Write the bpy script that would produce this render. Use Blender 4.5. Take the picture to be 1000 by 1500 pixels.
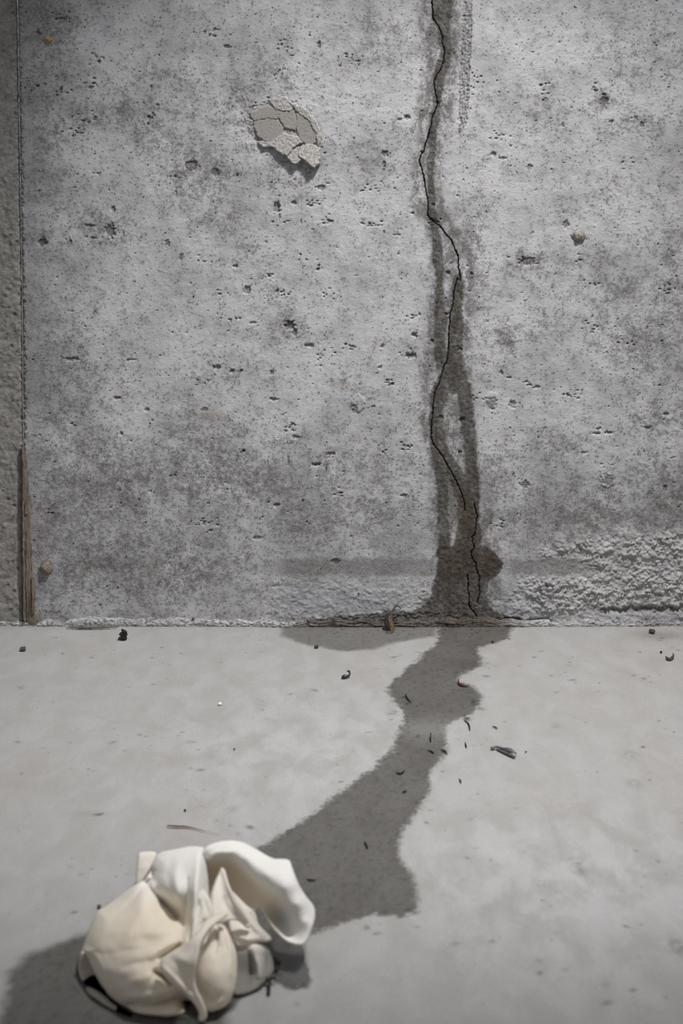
import bpy, bmesh, math, random
import numpy as np
from mathutils import Vector, Matrix

for o in list(bpy.data.objects):
    bpy.data.objects.remove(o)
S = bpy.context.scene
C = S.collection

# ------------------------------------------------------------------ camera
D, H, F = 2.083, 0.67, 2083.0          # camera stands 2.08 m from the wall, 0.67 m high
cam = bpy.data.cameras.new('camera')
camo = bpy.data.objects.new('camera', cam)
C.objects.link(camo)
camo.location = (0, -D, H)
camo.rotation_euler = (math.radians(90), 0, 0)
cam.lens = 50
cam.sensor_width = 36
cam.shift_y = -0.336                   # perspective-control lens, as in the photograph
cam.clip_start = 0.05
cam.dof.use_dof = True
cam.dof.focus_distance = 2.06
cam.dof.aperture_fstop = 7.5
S.camera = camo

# ------------------------------------------------------------------ world, lamps, exposure
S.view_settings.view_transform = 'Standard'
S.view_settings.look = 'None'
S.view_settings.gamma = 1
S.view_settings.use_curve_mapping = False
S.view_settings.exposure = 0.0
W = bpy.data.worlds.new('world')
S.world = W
W.use_nodes = True
bg = W.node_tree.nodes['Background']
bg.inputs[0].default_value = (0.93, 0.94, 1.0, 1)
bg.inputs[1].default_value = 0.27


def lamp(name, loc, target, power, size, col=(1, 1, 1), cone=None, blend=1.0):
    d = bpy.data.lights.new(name, 'SPOT')
    d.energy = power
    d.shadow_soft_size = size
    d.spot_size = math.radians(cone)
    d.spot_blend = blend
    d.color = col
    o = bpy.data.objects.new(name, d)
    C.objects.link(o)
    o.location = loc
    o.rotation_euler = (Vector(target) - Vector(loc)).to_track_quat('-Z', 'Y').to_euler()
    return o


lamp('work_lamp', (0.56, -0.98, 2.26), (0.06, -0.28, 0.27), 275, 0.085, (1.0, 0.985, 0.978), 51, 1.0)

# ------------------------------------------------------------------ numpy noise
rng = np.random.RandomState(7)
PERM = rng.permutation(256)
PERM = np.concatenate([PERM, PERM, PERM])
GA = rng.rand(256) * 2 * np.pi
GX, GY = np.cos(GA), np.sin(GA)


def perlin(x, y, seed=0):
    x = x + seed * 17.37
    y = y + seed * 9.71
    xi = np.floor(x).astype(np.int64)
    yi = np.floor(y).astype(np.int64)
    xf, yf = x - xi, y - yi
    u = xf * xf * xf * (xf * (xf * 6 - 15) + 10)
    v = yf * yf * yf * (yf * (yf * 6 - 15) + 10)
    xi &= 255
    yi &= 255

    def g(ix, iy, dx, dy):
        h = PERM[PERM[(ix & 255)] + (iy & 255)]
        return GX[h] * dx + GY[h] * dy
    a = g(xi, yi, xf, yf)
    b = g(xi + 1, yi, xf - 1, yf)
    c = g(xi, yi + 1, xf, yf - 1)
    d = g(xi + 1, yi + 1, xf - 1, yf - 1)
    return ((a + (b - a) * u) + ((c + (d - c) * u) - (a + (b - a) * u)) * v) * 1.5


def fbm(x, y, octv=4, seed=0, gain=0.5):
    s, a, t = 0, 1, 0
    for i in range(octv):
        s = s + a * perlin(x * 2 ** i, y * 2 ** i, seed + i * 3)
        t += a
        a *= gain
    return s / t


def worley(x, y, seed=0):
    xi = np.floor(x).astype(np.int64)
    yi = np.floor(y).astype(np.int64)
    best = np.full(x.shape, 9.0)
    cid = np.zeros(x.shape)
    for dx in (-1, 0, 1):
        for dy in (-1, 0, 1):
            cx, cy = xi + dx, yi + dy
            h = PERM[PERM[(cx + seed * 31) & 255] + (cy & 255)]
            h2 = PERM[h + 57]
            px = cx + h / 256.0
            py = cy + h2 / 256.0
            d = np.hypot(px - x, py - y)
            m = d < best
            best = np.where(m, d, best)
            cid = np.where(m, PERM[h2 + 91] / 256.0, cid)
    return best, cid


def sst(a, b, x):
    t = np.clip((x - a) / (b - a), 0, 1)
    return t * t * (3 - 2 * t)


def band(tab, px, py, soft=3.0, ysoft=6.0):
    """1 inside the stream whose left and right edges are tabled by height"""
    t = np.array(tab, float)
    xl = np.interp(py, t[:, 0], t[:, 1])
    xr = np.interp(py, t[:, 0], t[:, 2])
    m = np.minimum(sst(-soft, soft, px - xl), sst(-soft, soft, xr - px))
    return m * sst(t[0, 0] - ysoft, t[0, 0], py) * sst(-t[-1, 0] - ysoft, -t[-1, 0], -py)


def poly_sd(poly, x, y):
    """signed distance to a polygon, positive inside"""
    p = np.array(poly, float)
    n = len(p)
    d = np.full(x.shape, 1e9)
    ins = np.zeros(x.shape, bool)
    for i in range(n):
        a, b = p[i], p[(i + 1) % n]
        ex, ey = b - a
        t = np.clip(((x - a[0]) * ex + (y - a[1]) * ey) / (ex * ex + ey * ey + 1e-12), 0, 1)
        d = np.minimum(d, np.hypot(x - a[0] - t * ex, y - a[1] - t * ey))
        c = ((a[1] > y) != (b[1] > y)) & (x < (b[0] - a[0]) * (y - a[1]) / (b[1] - a[1] + 1e-12) + a[0])
        ins ^= c
    return np.where(ins, d, -d)


def line_d(pts, x, y):
    p = np.array(pts, float)
    d = np.full(x.shape, 1e9)
    for i in range(len(p) - 1):
        a, b = p[i], p[i + 1]
        ex, ey = b - a
        t = np.clip(((x - a[0]) * ex + (y - a[1]) * ey) / (ex * ex + ey * ey + 1e-12), 0, 1)
        d = np.minimum(d, np.hypot(x - a[0] - t * ex, y - a[1] - t * ey))
    return d


# ------------------------------------------------------------------ mesh and object helpers
def np_mesh(name, co, quads, attrs=None, smooth=True):
    me = bpy.data.meshes.new(name)
    nv, nf = len(co), len(quads)
    me.vertices.add(nv)
    me.vertices.foreach_set('co', np.ascontiguousarray(co, np.float32).ravel())
    me.loops.add(nf * 4)
    me.loops.foreach_set('vertex_index', np.ascontiguousarray(quads, np.int32).ravel())
    me.polygons.add(nf)
    me.polygons.foreach_set('loop_start', np.arange(nf, dtype=np.int32) * 4)
    me.polygons.foreach_set('use_smooth', np.full(nf, smooth))
    for k, v in (attrs or {}).items():
        a = me.attributes.new(k, 'FLOAT', 'POINT')
        a.data.foreach_set('value', np.ascontiguousarray(v, np.float32).ravel())
    me.update(calc_edges=True)
    return me


def grid_quads(nr, nc):
    i = np.arange(nr * nc).reshape(nr, nc)
    return np.stack([i[:-1, :-1], i[:-1, 1:], i[1:, 1:], i[1:, :-1]], -1).reshape(-1, 4)


def sub_mesh(name, co, quads, attrs, smooth=True):
    used, inv = np.unique(quads, return_inverse=True)
    return np_mesh(name, co[used], inv.reshape(-1, 4), {k: v[used] for k, v in attrs.items()}, smooth)


def obj(name, me, mat=None, parent=None):
    o = bpy.data.objects.new(name, me)
    C.objects.link(o)
    if mat and me is not None:
        me.materials.clear()
        me.materials.append(mat)
    if parent is not None:
        o.parent = parent
        if parent.type == 'EMPTY':
            o.matrix_parent_inverse = Matrix.Translation(parent.location).inverted()
    return o


def struct(o, label=None, cat=None):
    o['kind'] = 'structure'
    if label:
        o['label'] = label
    if cat:
        o['category'] = cat
    return o


def tag(o, label, cat, group=None, kind=None):
    o['label'] = label
    o['category'] = cat
    if group:
        o['group'] = group
    if kind:
        o['kind'] = kind
    return o


def empty(name, loc):
    o = bpy.data.objects.new(name, None)
    o.empty_display_size = 0.02
    C.objects.link(o)
    o.location = loc
    return o


def wl(px, py, out=0.0):
    """point on the wall face for a position measured on the photograph (1 px = 1 mm there)"""
    return Vector(((px - 500) * 0.001, -out, (916 - py) * 0.001))


def fl(px, py, z=0.0):
    """point on the floor for a position measured on the photograph"""
    d = F * (H - z) / (py - 246.0)
    return Vector(((px - 500) * d / F, d - D, z))


# ------------------------------------------------------------------ node helpers
class NT:
    def __init__(self, name):
        self.m = bpy.data.materials.new(name)
        self.m.use_nodes = True
        self.t = self.m.node_tree
        self.b = self.t.nodes['Principled BSDF']
        self.out = self.t.nodes['Material Output']
        self.co = self.n('ShaderNodeTexCoord').outputs['Object']

    def n(self, kind, **kw):
        nd = self.t.nodes.new(kind)
        for k, v in kw.items():
            setattr(nd, k, v)
        return nd

    def link(self, a, b):
        self.t.links.new(a, b)

    def put(self, sock, v):
        if isinstance(v, (int, float)):
            sock.default_value = v
        elif isinstance(v, (tuple, list)):
            sock.default_value = (*v, 1) if len(v) == 3 and sock.type == 'RGBA' else v
        else:
            self.link(v, sock)

    def attr(self, name):
        return self.n('ShaderNodeAttribute', attribute_name=name).outputs['Fac']

    def math(self, op, a, b=0.0, clamp=False):
        nd = self.n('ShaderNodeMath', operation=op, use_clamp=clamp)
        self.put(nd.inputs[0], a)
        self.put(nd.inputs[1], b)
        return nd.outputs[0]

    def noise(self, scale, detail=4, rough=0.55, vec=None, dist=0.0):
        nd = self.n('ShaderNodeTexNoise')
        self.link(vec or self.co, nd.inputs['Vector'])
        nd.inputs['Scale'].default_value = scale
        nd.inputs['Detail'].default_value = detail
        nd.inputs['Roughness'].default_value = rough
        nd.inputs['Distortion'].default_value = dist
        return nd.outputs['Fac']

    def voro(self, scale, vec=None, feature='F1'):
        nd = self.n('ShaderNodeTexVoronoi', feature=feature)
        self.link(vec or self.co, nd.inputs['Vector'])
        nd.inputs['Scale'].default_value = scale
        return nd.outputs['Distance'], nd.outputs.get('Color')

    def ramp(self, v, a, b, lo=0.0, hi=1.0):
        nd = self.n('ShaderNodeMapRange', interpolation_type='SMOOTHSTEP')
        self.put(nd.inputs[0], v)
        nd.inputs[1].default_value = a
        nd.inputs[2].default_value = b
        nd.inputs[3].default_value = lo
        nd.inputs[4].default_value = hi
        return nd.outputs[0]

    def mix(self, fac, a, b, blend='MIX'):
        nd = self.n('ShaderNodeMix', data_type='RGBA', blend_type=blend)
        self.put(nd.inputs[0], fac)
        self.put(nd.inputs[6], a)
        self.put(nd.inputs[7], b)
        return nd.outputs[2]

    def bump(self, h, strength, dist, prev=None):
        nd = self.n('ShaderNodeBump')
        nd.inputs['Strength'].default_value = strength
        nd.inputs['Distance'].default_value = dist
        self.put(nd.inputs['Height'], h)
        if prev is not None:
            self.link(prev, nd.inputs['Normal'])
        return nd.outputs[0]

    def scaled(self, s):
        nd = self.n('ShaderNodeMapping')
        self.link(self.co, nd.inputs['Vector'])
        nd.inputs['Scale'].default_value = s
        return nd.outputs[0]


def simple(name, col, rough=0.8, var=0.3, scale=300, bump=0.4, spec=0.3, col2=None, dist=0.001):
    t = NT(name)
    f = t.noise(scale, 5, 0.6)
    c2 = col2 or tuple(c * (1 - var) for c in col)
    t.put(t.b.inputs['Base Color'], t.mix(t.ramp(f, 0.35, 0.65), c2, col))
    t.b.inputs['Roughness'].default_value = rough
    t.b.inputs['Specular IOR Level'].default_value = spec
    if bump:
        t.link(t.bump(f, bump, dist), t.b.inputs['Normal'])
    return t.m


# ------------------------------------------------------------------ concrete materials
def wall_material(name, light, dark, dirt, speck=1.0):
    t = NT(name)
    dk, wet, rust, rgh, blu = t.attr('dark'), t.attr('wet'), t.attr('rust'), t.attr('rough'), t.attr('blue')
    hole = t.attr('hole')
    n1 = t.noise(160, 6, 0.65)
    n2 = t.noise(700, 4, 0.7)
    n3 = t.noise(45, 5, 0.6)
    # broad clouding, then soft mottling broken into fine grain
    tone = t.attr('tone')
    base = t.mix(tone, light, tuple(c * 0.60 for c in light))
    f = t.math('ADD', dk, t.math('MULTIPLY', t.math('SUBTRACT', n1, 0.5), 0.75))
    f = t.math('ADD', f, t.math('MULTIPLY', t.math('SUBTRACT', n2, 0.5), t.math('ADD', t.math('MULTIPLY', dk, 1.6), 0.95)), True)
    base = t.mix(f, base, dark)
    base = t.mix(t.math('MULTIPLY', t.ramp(n3, 0.45, 0.75), 0.35), base, tuple(c * k for c, k in zip(light, (0.74, 0.71, 0.66))))
    base = t.mix(t.math('MULTIPLY', t.ramp(n2, 0.42, 0.26), 0.5), base, tuple(c * 1.18 for c in light))
    # worn, crumbling surface is paler and warmer, salt film a little blue
    base = t.mix(t.math('MULTIPLY', rgh, t.ramp(n1, 0.35, 0.65, 0.2, 0.8)), base, (0.47, 0.455, 0.432))
    base = t.mix(t.math('MULTIPLY', blu, 0.6), base, (0.33, 0.345, 0.40))
    base = t.mix(t.math('MULTIPLY', t.attr('buff'), 0.6), base, (0.30, 0.245, 0.18))
    # damp
    w = t.math('MULTIPLY', wet, t.ramp(t.math('ADD', t.math('MULTIPLY', n2, 0.45), t.math('MULTIPLY', n1, 0.55)), 0.36, 0.62, 1.0, 0.76))
    n6 = t.noise(70, 6, 0.7, t.scaled((1.6, 1.0, 0.55)), 0.5)
    damp = t.mix(1.0, base, (0.24, 0.225, 0.205), 'MULTIPLY')
    damp = t.mix(0.5, damp, t.mix(t.ramp(n6, 0.36, 0.66), (0.026, 0.021, 0.016), (0.135, 0.120, 0.098)))
    base = t.mix(w, base, damp)
    base = t.mix(t.math('MULTIPLY', rust, t.ramp(n6, 0.3, 0.62, 1.0, 0.55)), base, dirt)
    # pin holes of two sizes
    wob = t.n('ShaderNodeTexNoise')
    t.link(t.co, wob.inputs['Vector'])
    wob.inputs['Scale'].default_value = 380
    wob.inputs['Detail'].default_value = 2
    va = t.n('ShaderNodeVectorMath', operation='SCALE')
    t.link(wob.outputs['Color'], va.inputs[0])
    va.inputs['Scale'].default_value = 0.0042
    vb = t.n('ShaderNodeVectorMath', operation='ADD')
    t.link(va.outputs[0], vb.inputs[0])
    t.link(t.co, vb.inputs[1])
    wv = vb.outputs[0]
    clus = t.ramp(t.noise(22, 3, 0.6), 0.35, 0.68)
    nz = t.noise(330, 2, 0.5)
    h1 = t.ramp(t.math('ADD', nz, t.math('ADD', t.math('MULTIPLY', clus, 0.075 * speck), t.math('MULTIPLY', dk, 0.06))), 0.735, 0.775)
    d2, c2 = t.voro(80, wv)
    r2 = t.n('ShaderNodeSeparateColor')
    t.link(c2, r2.inputs[0])
    th2 = t.math('MULTIPLY', t.ramp(r2.outputs[1], 0.78, 1.0), t.math('ADD', t.math('MULTIPLY', dk, 0.15), t.math('MULTIPLY', t.math('ADD', clus, 0.15), 0.17 * speck)))
    h2 = t.math('LESS_THAN', t.math('ADD', d2, t.math('MULTIPLY', t.math('SUBTRACT', n2, 0.5), 0.22)), th2)
    hh = t.math('MAXIMUM', t.math('MULTIPLY', h1, 0.85), h2)
    hh = t.math('MAXIMUM', hh, hole)
    hh = t.math('MULTIPLY', hh, t.math('SUBTRACT', 1.0, t.math('MULTIPLY', wet, 0.6)))
    base = t.mix(t.math('MULTIPLY', hh, 0.9), base, (0.026, 0.023, 0.020))
    t.link(base, t.b.inputs['Base Color'])
    t.link(t.math('SUBTRACT', 0.92, t.math('MULTIPLY', wet, 0.38)), t.b.inputs['Roughness'])
    t.b.inputs['Specular IOR Level'].default_value = 0.28
    hgt = t.math('ADD', t.math('MULTIPLY', n2, 0.6), t.math('SUBTRACT', n1, t.math('MULTIPLY', hh, 1.2)))
    t.link(t.bump(hgt, 0.9, 0.0018), t.b.inputs['Normal'])
    return t.m


M_wall = wall_material('cast concrete', (0.545, 0.542, 0.550), (0.120, 0.114, 0.108), (0.048, 0.029, 0.014))
M_wall_l = wall_material('rough concrete', (0.30, 0.288, 0.268), (0.085, 0.078, 0.07), (0.09, 0.06, 0.04), 0.6)


def floor_material():
    t = NT('smooth concrete floor')
    dk, wet, rust, wht = t.attr('dark'), t.attr('wet'), t.attr('rust'), t.attr('white')
    n1 = t.noise(26, 6, 0.6, t.scaled((1.1, 0.6, 1)), 0.4)
    n2 = t.noise(600, 4, 0.7)
    n4 = t.noise(7, 5, 0.55, t.scaled((1.0, 0.6, 1)), 0.8)
    base = t.mix(t.ramp(n1, 0.32, 0.72), (0.352, 0.344, 0.331), (0.398, 0.392, 0.384))
    base = t.mix(t.ramp(n4, 0.5, 0.8, 0, 0.4), base, (0.325, 0.298, 0.262))
    base = t.mix(t.math('MULTIPLY', wht, t.ramp(n1, 0.35, 0.65)), base, (0.48, 0.48, 0.48))
    base = t.mix(t.math('MULTIPLY', t.ramp(n2, 0.5, 0.75), 0.30), base, (0.17, 0.165, 0.16))
    base = t.mix(t.math('MULTIPLY', rust, t.ramp(n2, 0.3, 0.65, 0.3, 1.0)), base, (0.10, 0.065, 0.04))
    w = t.math('MULTIPLY', wet, t.ramp(n2, 0.35, 0.7, 1.0, 0.78))
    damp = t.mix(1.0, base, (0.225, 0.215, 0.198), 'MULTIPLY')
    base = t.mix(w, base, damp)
    base = t.mix(dk, base, (0.024, 0.021, 0.017))
    # sparse grit printed into the surface
    n5 = t.ramp(t.noise(9, 4, 0.6), 0.42, 0.72)
    nz = t.noise(300, 3, 0.55)
    h1 = t.ramp(t.math('ADD', nz, t.math('MULTIPLY', n5, 0.07)), 0.715, 0.78)
    nf = t.noise(1100, 3, 0.6)
    base = t.mix(t.math('MULTIPLY', t.ramp(nf, 0.42, 0.72), 0.55), base, (0.17, 0.165, 0.16))
    base = t.mix(t.math('MULTIPLY', h1, 0.75), base, (0.06, 0.055, 0.05))
    t.link(base, t.b.inputs['Base Color'])
    t.link(t.math('SUBTRACT', 0.85, t.math('MULTIPLY', wet, 0.25)), t.b.inputs['Roughness'])
    t.b.inputs['Specular IOR Level'].default_value = 0.2
    t.link(t.bump(t.math('ADD', t.math('ADD', n2, t.math('MULTIPLY', n1, 0.6)), t.math('MULTIPLY', nf, 0.5)), 0.5, 0.0010), t.b.inputs['Normal'])
    return t.m


M_floor = floor_material()

# ------------------------------------------------------------------ the wall
CRACK = [(632, -40), (632, 0), (633, 14), (634, 27), (641, 37), (645, 46), (648, 54), (647, 62), (651, 75), (649, 90), (645, 102),
         (638, 112), (635, 120), (637, 132), (639, 143), (641, 153), (637, 162), (633, 172), (631, 184), (628, 194),
         (626, 204), (622, 212), (621, 222), (616, 227), (614, 236), (616, 244), (619, 254), (621, 264), (623, 276),
         (626, 292), (627, 305), (626, 315), (634, 324), (645, 332), (653, 344), (661, 352), (666, 365), (671, 376),
         (671, 392), (674, 405), (673, 411)]
CRACK2 = [(670, 408), (667, 418), (664, 428), (664, 438), (662, 450), (659, 460), (658, 475), (657, 490), (657, 510),
          (656, 520), (654, 530), (649, 539), (646, 552), (643, 562), (638, 570), (636, 580), (634, 592), (634, 602),
          (632, 620), (631, 640), (635, 652), (643, 662), (650, 672), (655, 682), (661, 692), (667, 703), (672, 714),
          (677, 726), (680, 737), (681, 748)]
CRACK3 = [(694, 738), (697, 748), (699, 755), (697, 763), (697, 772), (695, 784), (691, 787), (693, 795), (694, 803), (690, 809), (691, 818), (697, 826), (698, 836), (702, 846),
          (701, 858), (703, 868), (700, 877), (699, 884)]
CRACK4 = [(684, 842), (686, 852), (685, 864), (687, 876), (686, 886), (690, 893), (696, 899), (699, 906), (706, 912)]
CRACKS = [CRACK, CRACK2, CRACK3, CRACK4]

STREAMS = [
    [(-400, 620, 660), (0, 632, 664), (30, 634, 660), (50, 641, 659), (75, 645, 662), (92, 640, 660), (110, 634, 652), (135, 634, 648),
     (160, 632, 646), (185, 627, 641), (205, 628, 638), (225, 627, 637), (250, 625, 636), (280, 626, 637), (320, 626, 639)],
    [(312, 627, 640), (350, 632, 645), (385, 634, 649), (400, 637, 649), (440, 637, 650), (470, 636, 656),
     (500, 635, 652), (520, 635, 655), (540, 640, 665)],
    [(402, 664, 676), (420, 662, 678), (450, 661, 677), (480, 658, 678), (500, 656, 678), (520, 653, 678),
     (540, 646, 680), (560, 640, 686), (574, 634, 690)],
    [(562, 636, 660), (585, 630, 654), (600, 629, 648), (620, 628, 648), (640, 629, 652), (655, 631, 655), (670, 634, 662),
     (690, 636, 668), (705, 638, 656), (720, 640, 656), (760, 640, 657), (800, 643, 662)],
    [(562, 668, 690), (590, 671, 692), (620, 674, 696), (650, 679, 698), (680, 680, 699), (720, 678, 702),
     (760, 672, 702), (805, 668, 706)],
    [(668, 640, 662), (700, 655, 684), (730, 668, 700), (760, 670, 702), (805, 664, 702)],
    [(802, 644, 716), (810, 640, 726), (825, 640, 736), (838, 640, 733), (850, 635, 716), (870, 632, 713), (885, 622, 714),
     (897, 600, 726), (906, 555, 765), (916, 525, 800)],
    [(897, 560, 660), (905, 470, 650), (916, 405, 650)],
]
HALO = [(-400, 612, 674), (0, 612, 674), (50, 612, 674), (100, 618, 672), (150, 610, 668), (200, 612, 655), (250, 603, 646), (300, 602, 650),
        (330, 620, 668), (350, 628, 685), (370, 632, 693), (400, 628, 697), (450, 625, 696), (500, 622, 690), (530, 612, 688),
        (570, 618, 692), (620, 612, 696), (680, 630, 700), (740, 628, 722), (780, 628, 728), (800, 635, 730), (860, 635, 735),
        (900, 600, 745), (916, 560, 780)]
SCRATCH = [(-60, 680, 691), (0, 678, 691), (60, 675, 690), (100, 673, 688), (150, 672, 686), (185, 671, 681), (202, 670, 673)]
BLOTCH = [(290, 250, 60, 40, .75), (190, 165, 50, 35, .65), (110, 160, 40, 30, .5), (230, 200, 50, 40, .55), (150, 335, 40, 28, .75),
          (60, 350, 22, 20, .6), (420, 480, 25, 30, .75), (455, 505, 25, 12, .5), (330, 545, 40, 25, .5), (300, 640, 80, 50, .55),
          (330, 705, 180, 60, .6), (150, 700, 120, 80, .6), (200, 830, 170, 60, .65), (450, 760, 100, 40, .55),
          (560, 690, 60, 40, .4), (465, 680, 30, 15, .6), (770, 383, 35, 22, .75), (870, 385, 40, 25, .6), (900, 430, 50, 40, .55),
          (940, 500, 70, 45, .7), (740, 490, 30, 25, .85), (890, 280, 30, 25, .55), (884, 148, 20, 18, .8), (800, 170, 60, 30, .4),
          (930, 180, 50, 20, .6), (550, 230, 40, 30, .55), (600, 205, 22, 22, .5), (685, 365, 22, 45, .75), (960, 610, 45, 45, .55),
          (820, 650, 40, 30, .45), (725, 700, 60, 45, .55), (860, 755, 140, 40, .7), (985, 740, 50, 60, .8), (640, 570, 20, 90, .3),
          (520, 570, 20, 20, .5), (400, 110, 60, 40, .35), (560, 60, 60, 40, .35), (950, 80, 70, 60, .4), (60, 180, 50, 260, .45),
          (90, 560, 90, 110, .45), (80, 780, 70, 120, .5), (360, 360, 25, 20, .4), (700, 300, 30, 20, .35), (830, 300, 25, 20, .4),
          (425, 250, 60, 35, .5), (350, 160, 50, 40, .6), (320, 320, 40, 30, .5), (60, 30, 60, 80, .6), (700, 420, 25, 60, .5),
          (985, 400, 40, 120, .5), (540, 745, 40, 20, .5), (600, 510, 15, 20, .4), (800, 470, 50, 40, .35), (610, 300, 18, 18, .5),
          (690, 545, 40, 30, .35), (250, 110, 60, 30, .4), (380, 420, 40, 40, .25), (590, 620, 30, 30, .35), (440, 290, 20, 10, .5)]
# single pits seen on the wall: x, y, rx, ry, depth mm
PITS = [(405, 304, 6, 9, 4), (409, 318, 1.6, 6, 2), (467, 66, 3, 6, 3), (441, 325, 1.5, 4, 1), (161, 338, 8, 11, 2.5), (166, 306, 3, 4, 2),
        (131, 331, 8, 3, 2), (245, 356, 4, 6, 1.5), (265, 376, 3, 6, 1.5), (221, 127, 2, 3, 2), (317, 538, 7, 4, 3), (424, 476, 8, 7, 3.5),
        (432, 486, 4, 6, 3), (452, 506, 8, 3, 2.5), (362, 424, 7, 6, 2.5), (62, 354, 7, 7, 3), (105, 526, 13, 3, 2), (371, 473, 7, 2, 1.5),
        (192, 527, 8, 2, 1.2), (300, 600, 6, 3, 1), (340, 543, 4, 3, 2.5), (353, 543, 3, 3, 2.5), (398, 546, 4, 4, 2.5), (401, 585, 6, 3, 2.5),
        (433, 640, 6, 3, 2), (463, 680, 7, 3, 3), (485, 665, 8, 3, 2), (422, 675, 1.5, 9, 1), (172, 583, 5, 3, 2.5), (215, 600, 4, 3, 2),
        (178, 635, 3, 3, 2), (596, 172, 5, 4, 3), (585, 175, 4, 2, 2), (563, 225, 5, 5, 2), (562, 242, 2, 8, 2), (617, 223, 3, 2, 2),
        (723, 226, 4, 4, 2.5), (735, 232, 8, 2, 1.5), (775, 245, 5, 4, 2), (773, 383, 14, 6, 2), (885, 147, 7, 9, 2.5), (829, 329, 4, 7, 2),
        (824, 183, 3, 3, 1.5), (940, 183, 3, 6, 1.5), (930, 172, 3, 3, 1.5), (895, 178, 4, 2, 1.5), (520, 598, 4, 8, 1.5), (607, 490, 4, 4, 3),
        (601, 521, 8, 5, 2.5), (559, 507, 3, 3, 2), (557, 538, 3, 3, 2), (546, 596, 3, 2, 2), (581, 344, 7, 1.6, 1), (645, 612, 4, 4, 2),
        (676, 615, 5, 4, 2.5), (673, 662, 3, 2, 2), (591, 726, 5, 3, 2), (875, 635, 6, 2, 2), (892, 634, 8, 2.5, 2), (876, 628, 4, 2, 2),
        (855, 663, 6, 2, 1.5), (975, 607, 5, 3, 2), (948, 627, 6, 3, 2), (787, 567, 4, 3, 2), (745, 553, 4, 2, 2), (734, 546, 3, 3, 2),
        (750, 592, 6, 6, 1.8), (974, 714, 3, 6, 2), (768, 710, 8, 5, 1.5), (405, 740, 5, 3, 2), (377, 788, 8, 3, 1.5), (490, 822, 8, 4, 2),
        (634, 300, 3, 3, 2), (604, 312, 3, 2, 2.5), (657, 400, 4, 3, 2.5), (654, 460, 3, 2, 2.5), (633, 500, 3, 3, 2.5), (673, 512, 4, 3, 2),
        (690, 401, 3, 2, 2), (965, 565, 3, 2, 2), (720, 590, 8, 10, 1), (890, 703, 10, 9, 1.5), (280, 242, 9, 8, 2.5), (316, 252, 7, 6, 2.5),
        (132, 128, 4, 3, 2.5), (333, 68, 5, 3, 2), (345, 390, 4, 3, 2.5), (430, 297, 4, 3, 2), (470, 275, 8, 4, 2)]


def vertical_strip(pxs, pys, seed, left=False):
    """damp, dirt, holes and relief of a piece of wall, in photograph pixels = millimetres"""
    X, Y = np.meshgrid(pxs, pys)
    jx = np.interp(Y, [-700, 0, 450, 916], [14, 24, 31, 35])
    return X, Y, jx


def joint_x(Y):
    return np.interp(Y, [-700, 0, 450, 916], [14, 24, 31, 35])


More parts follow.
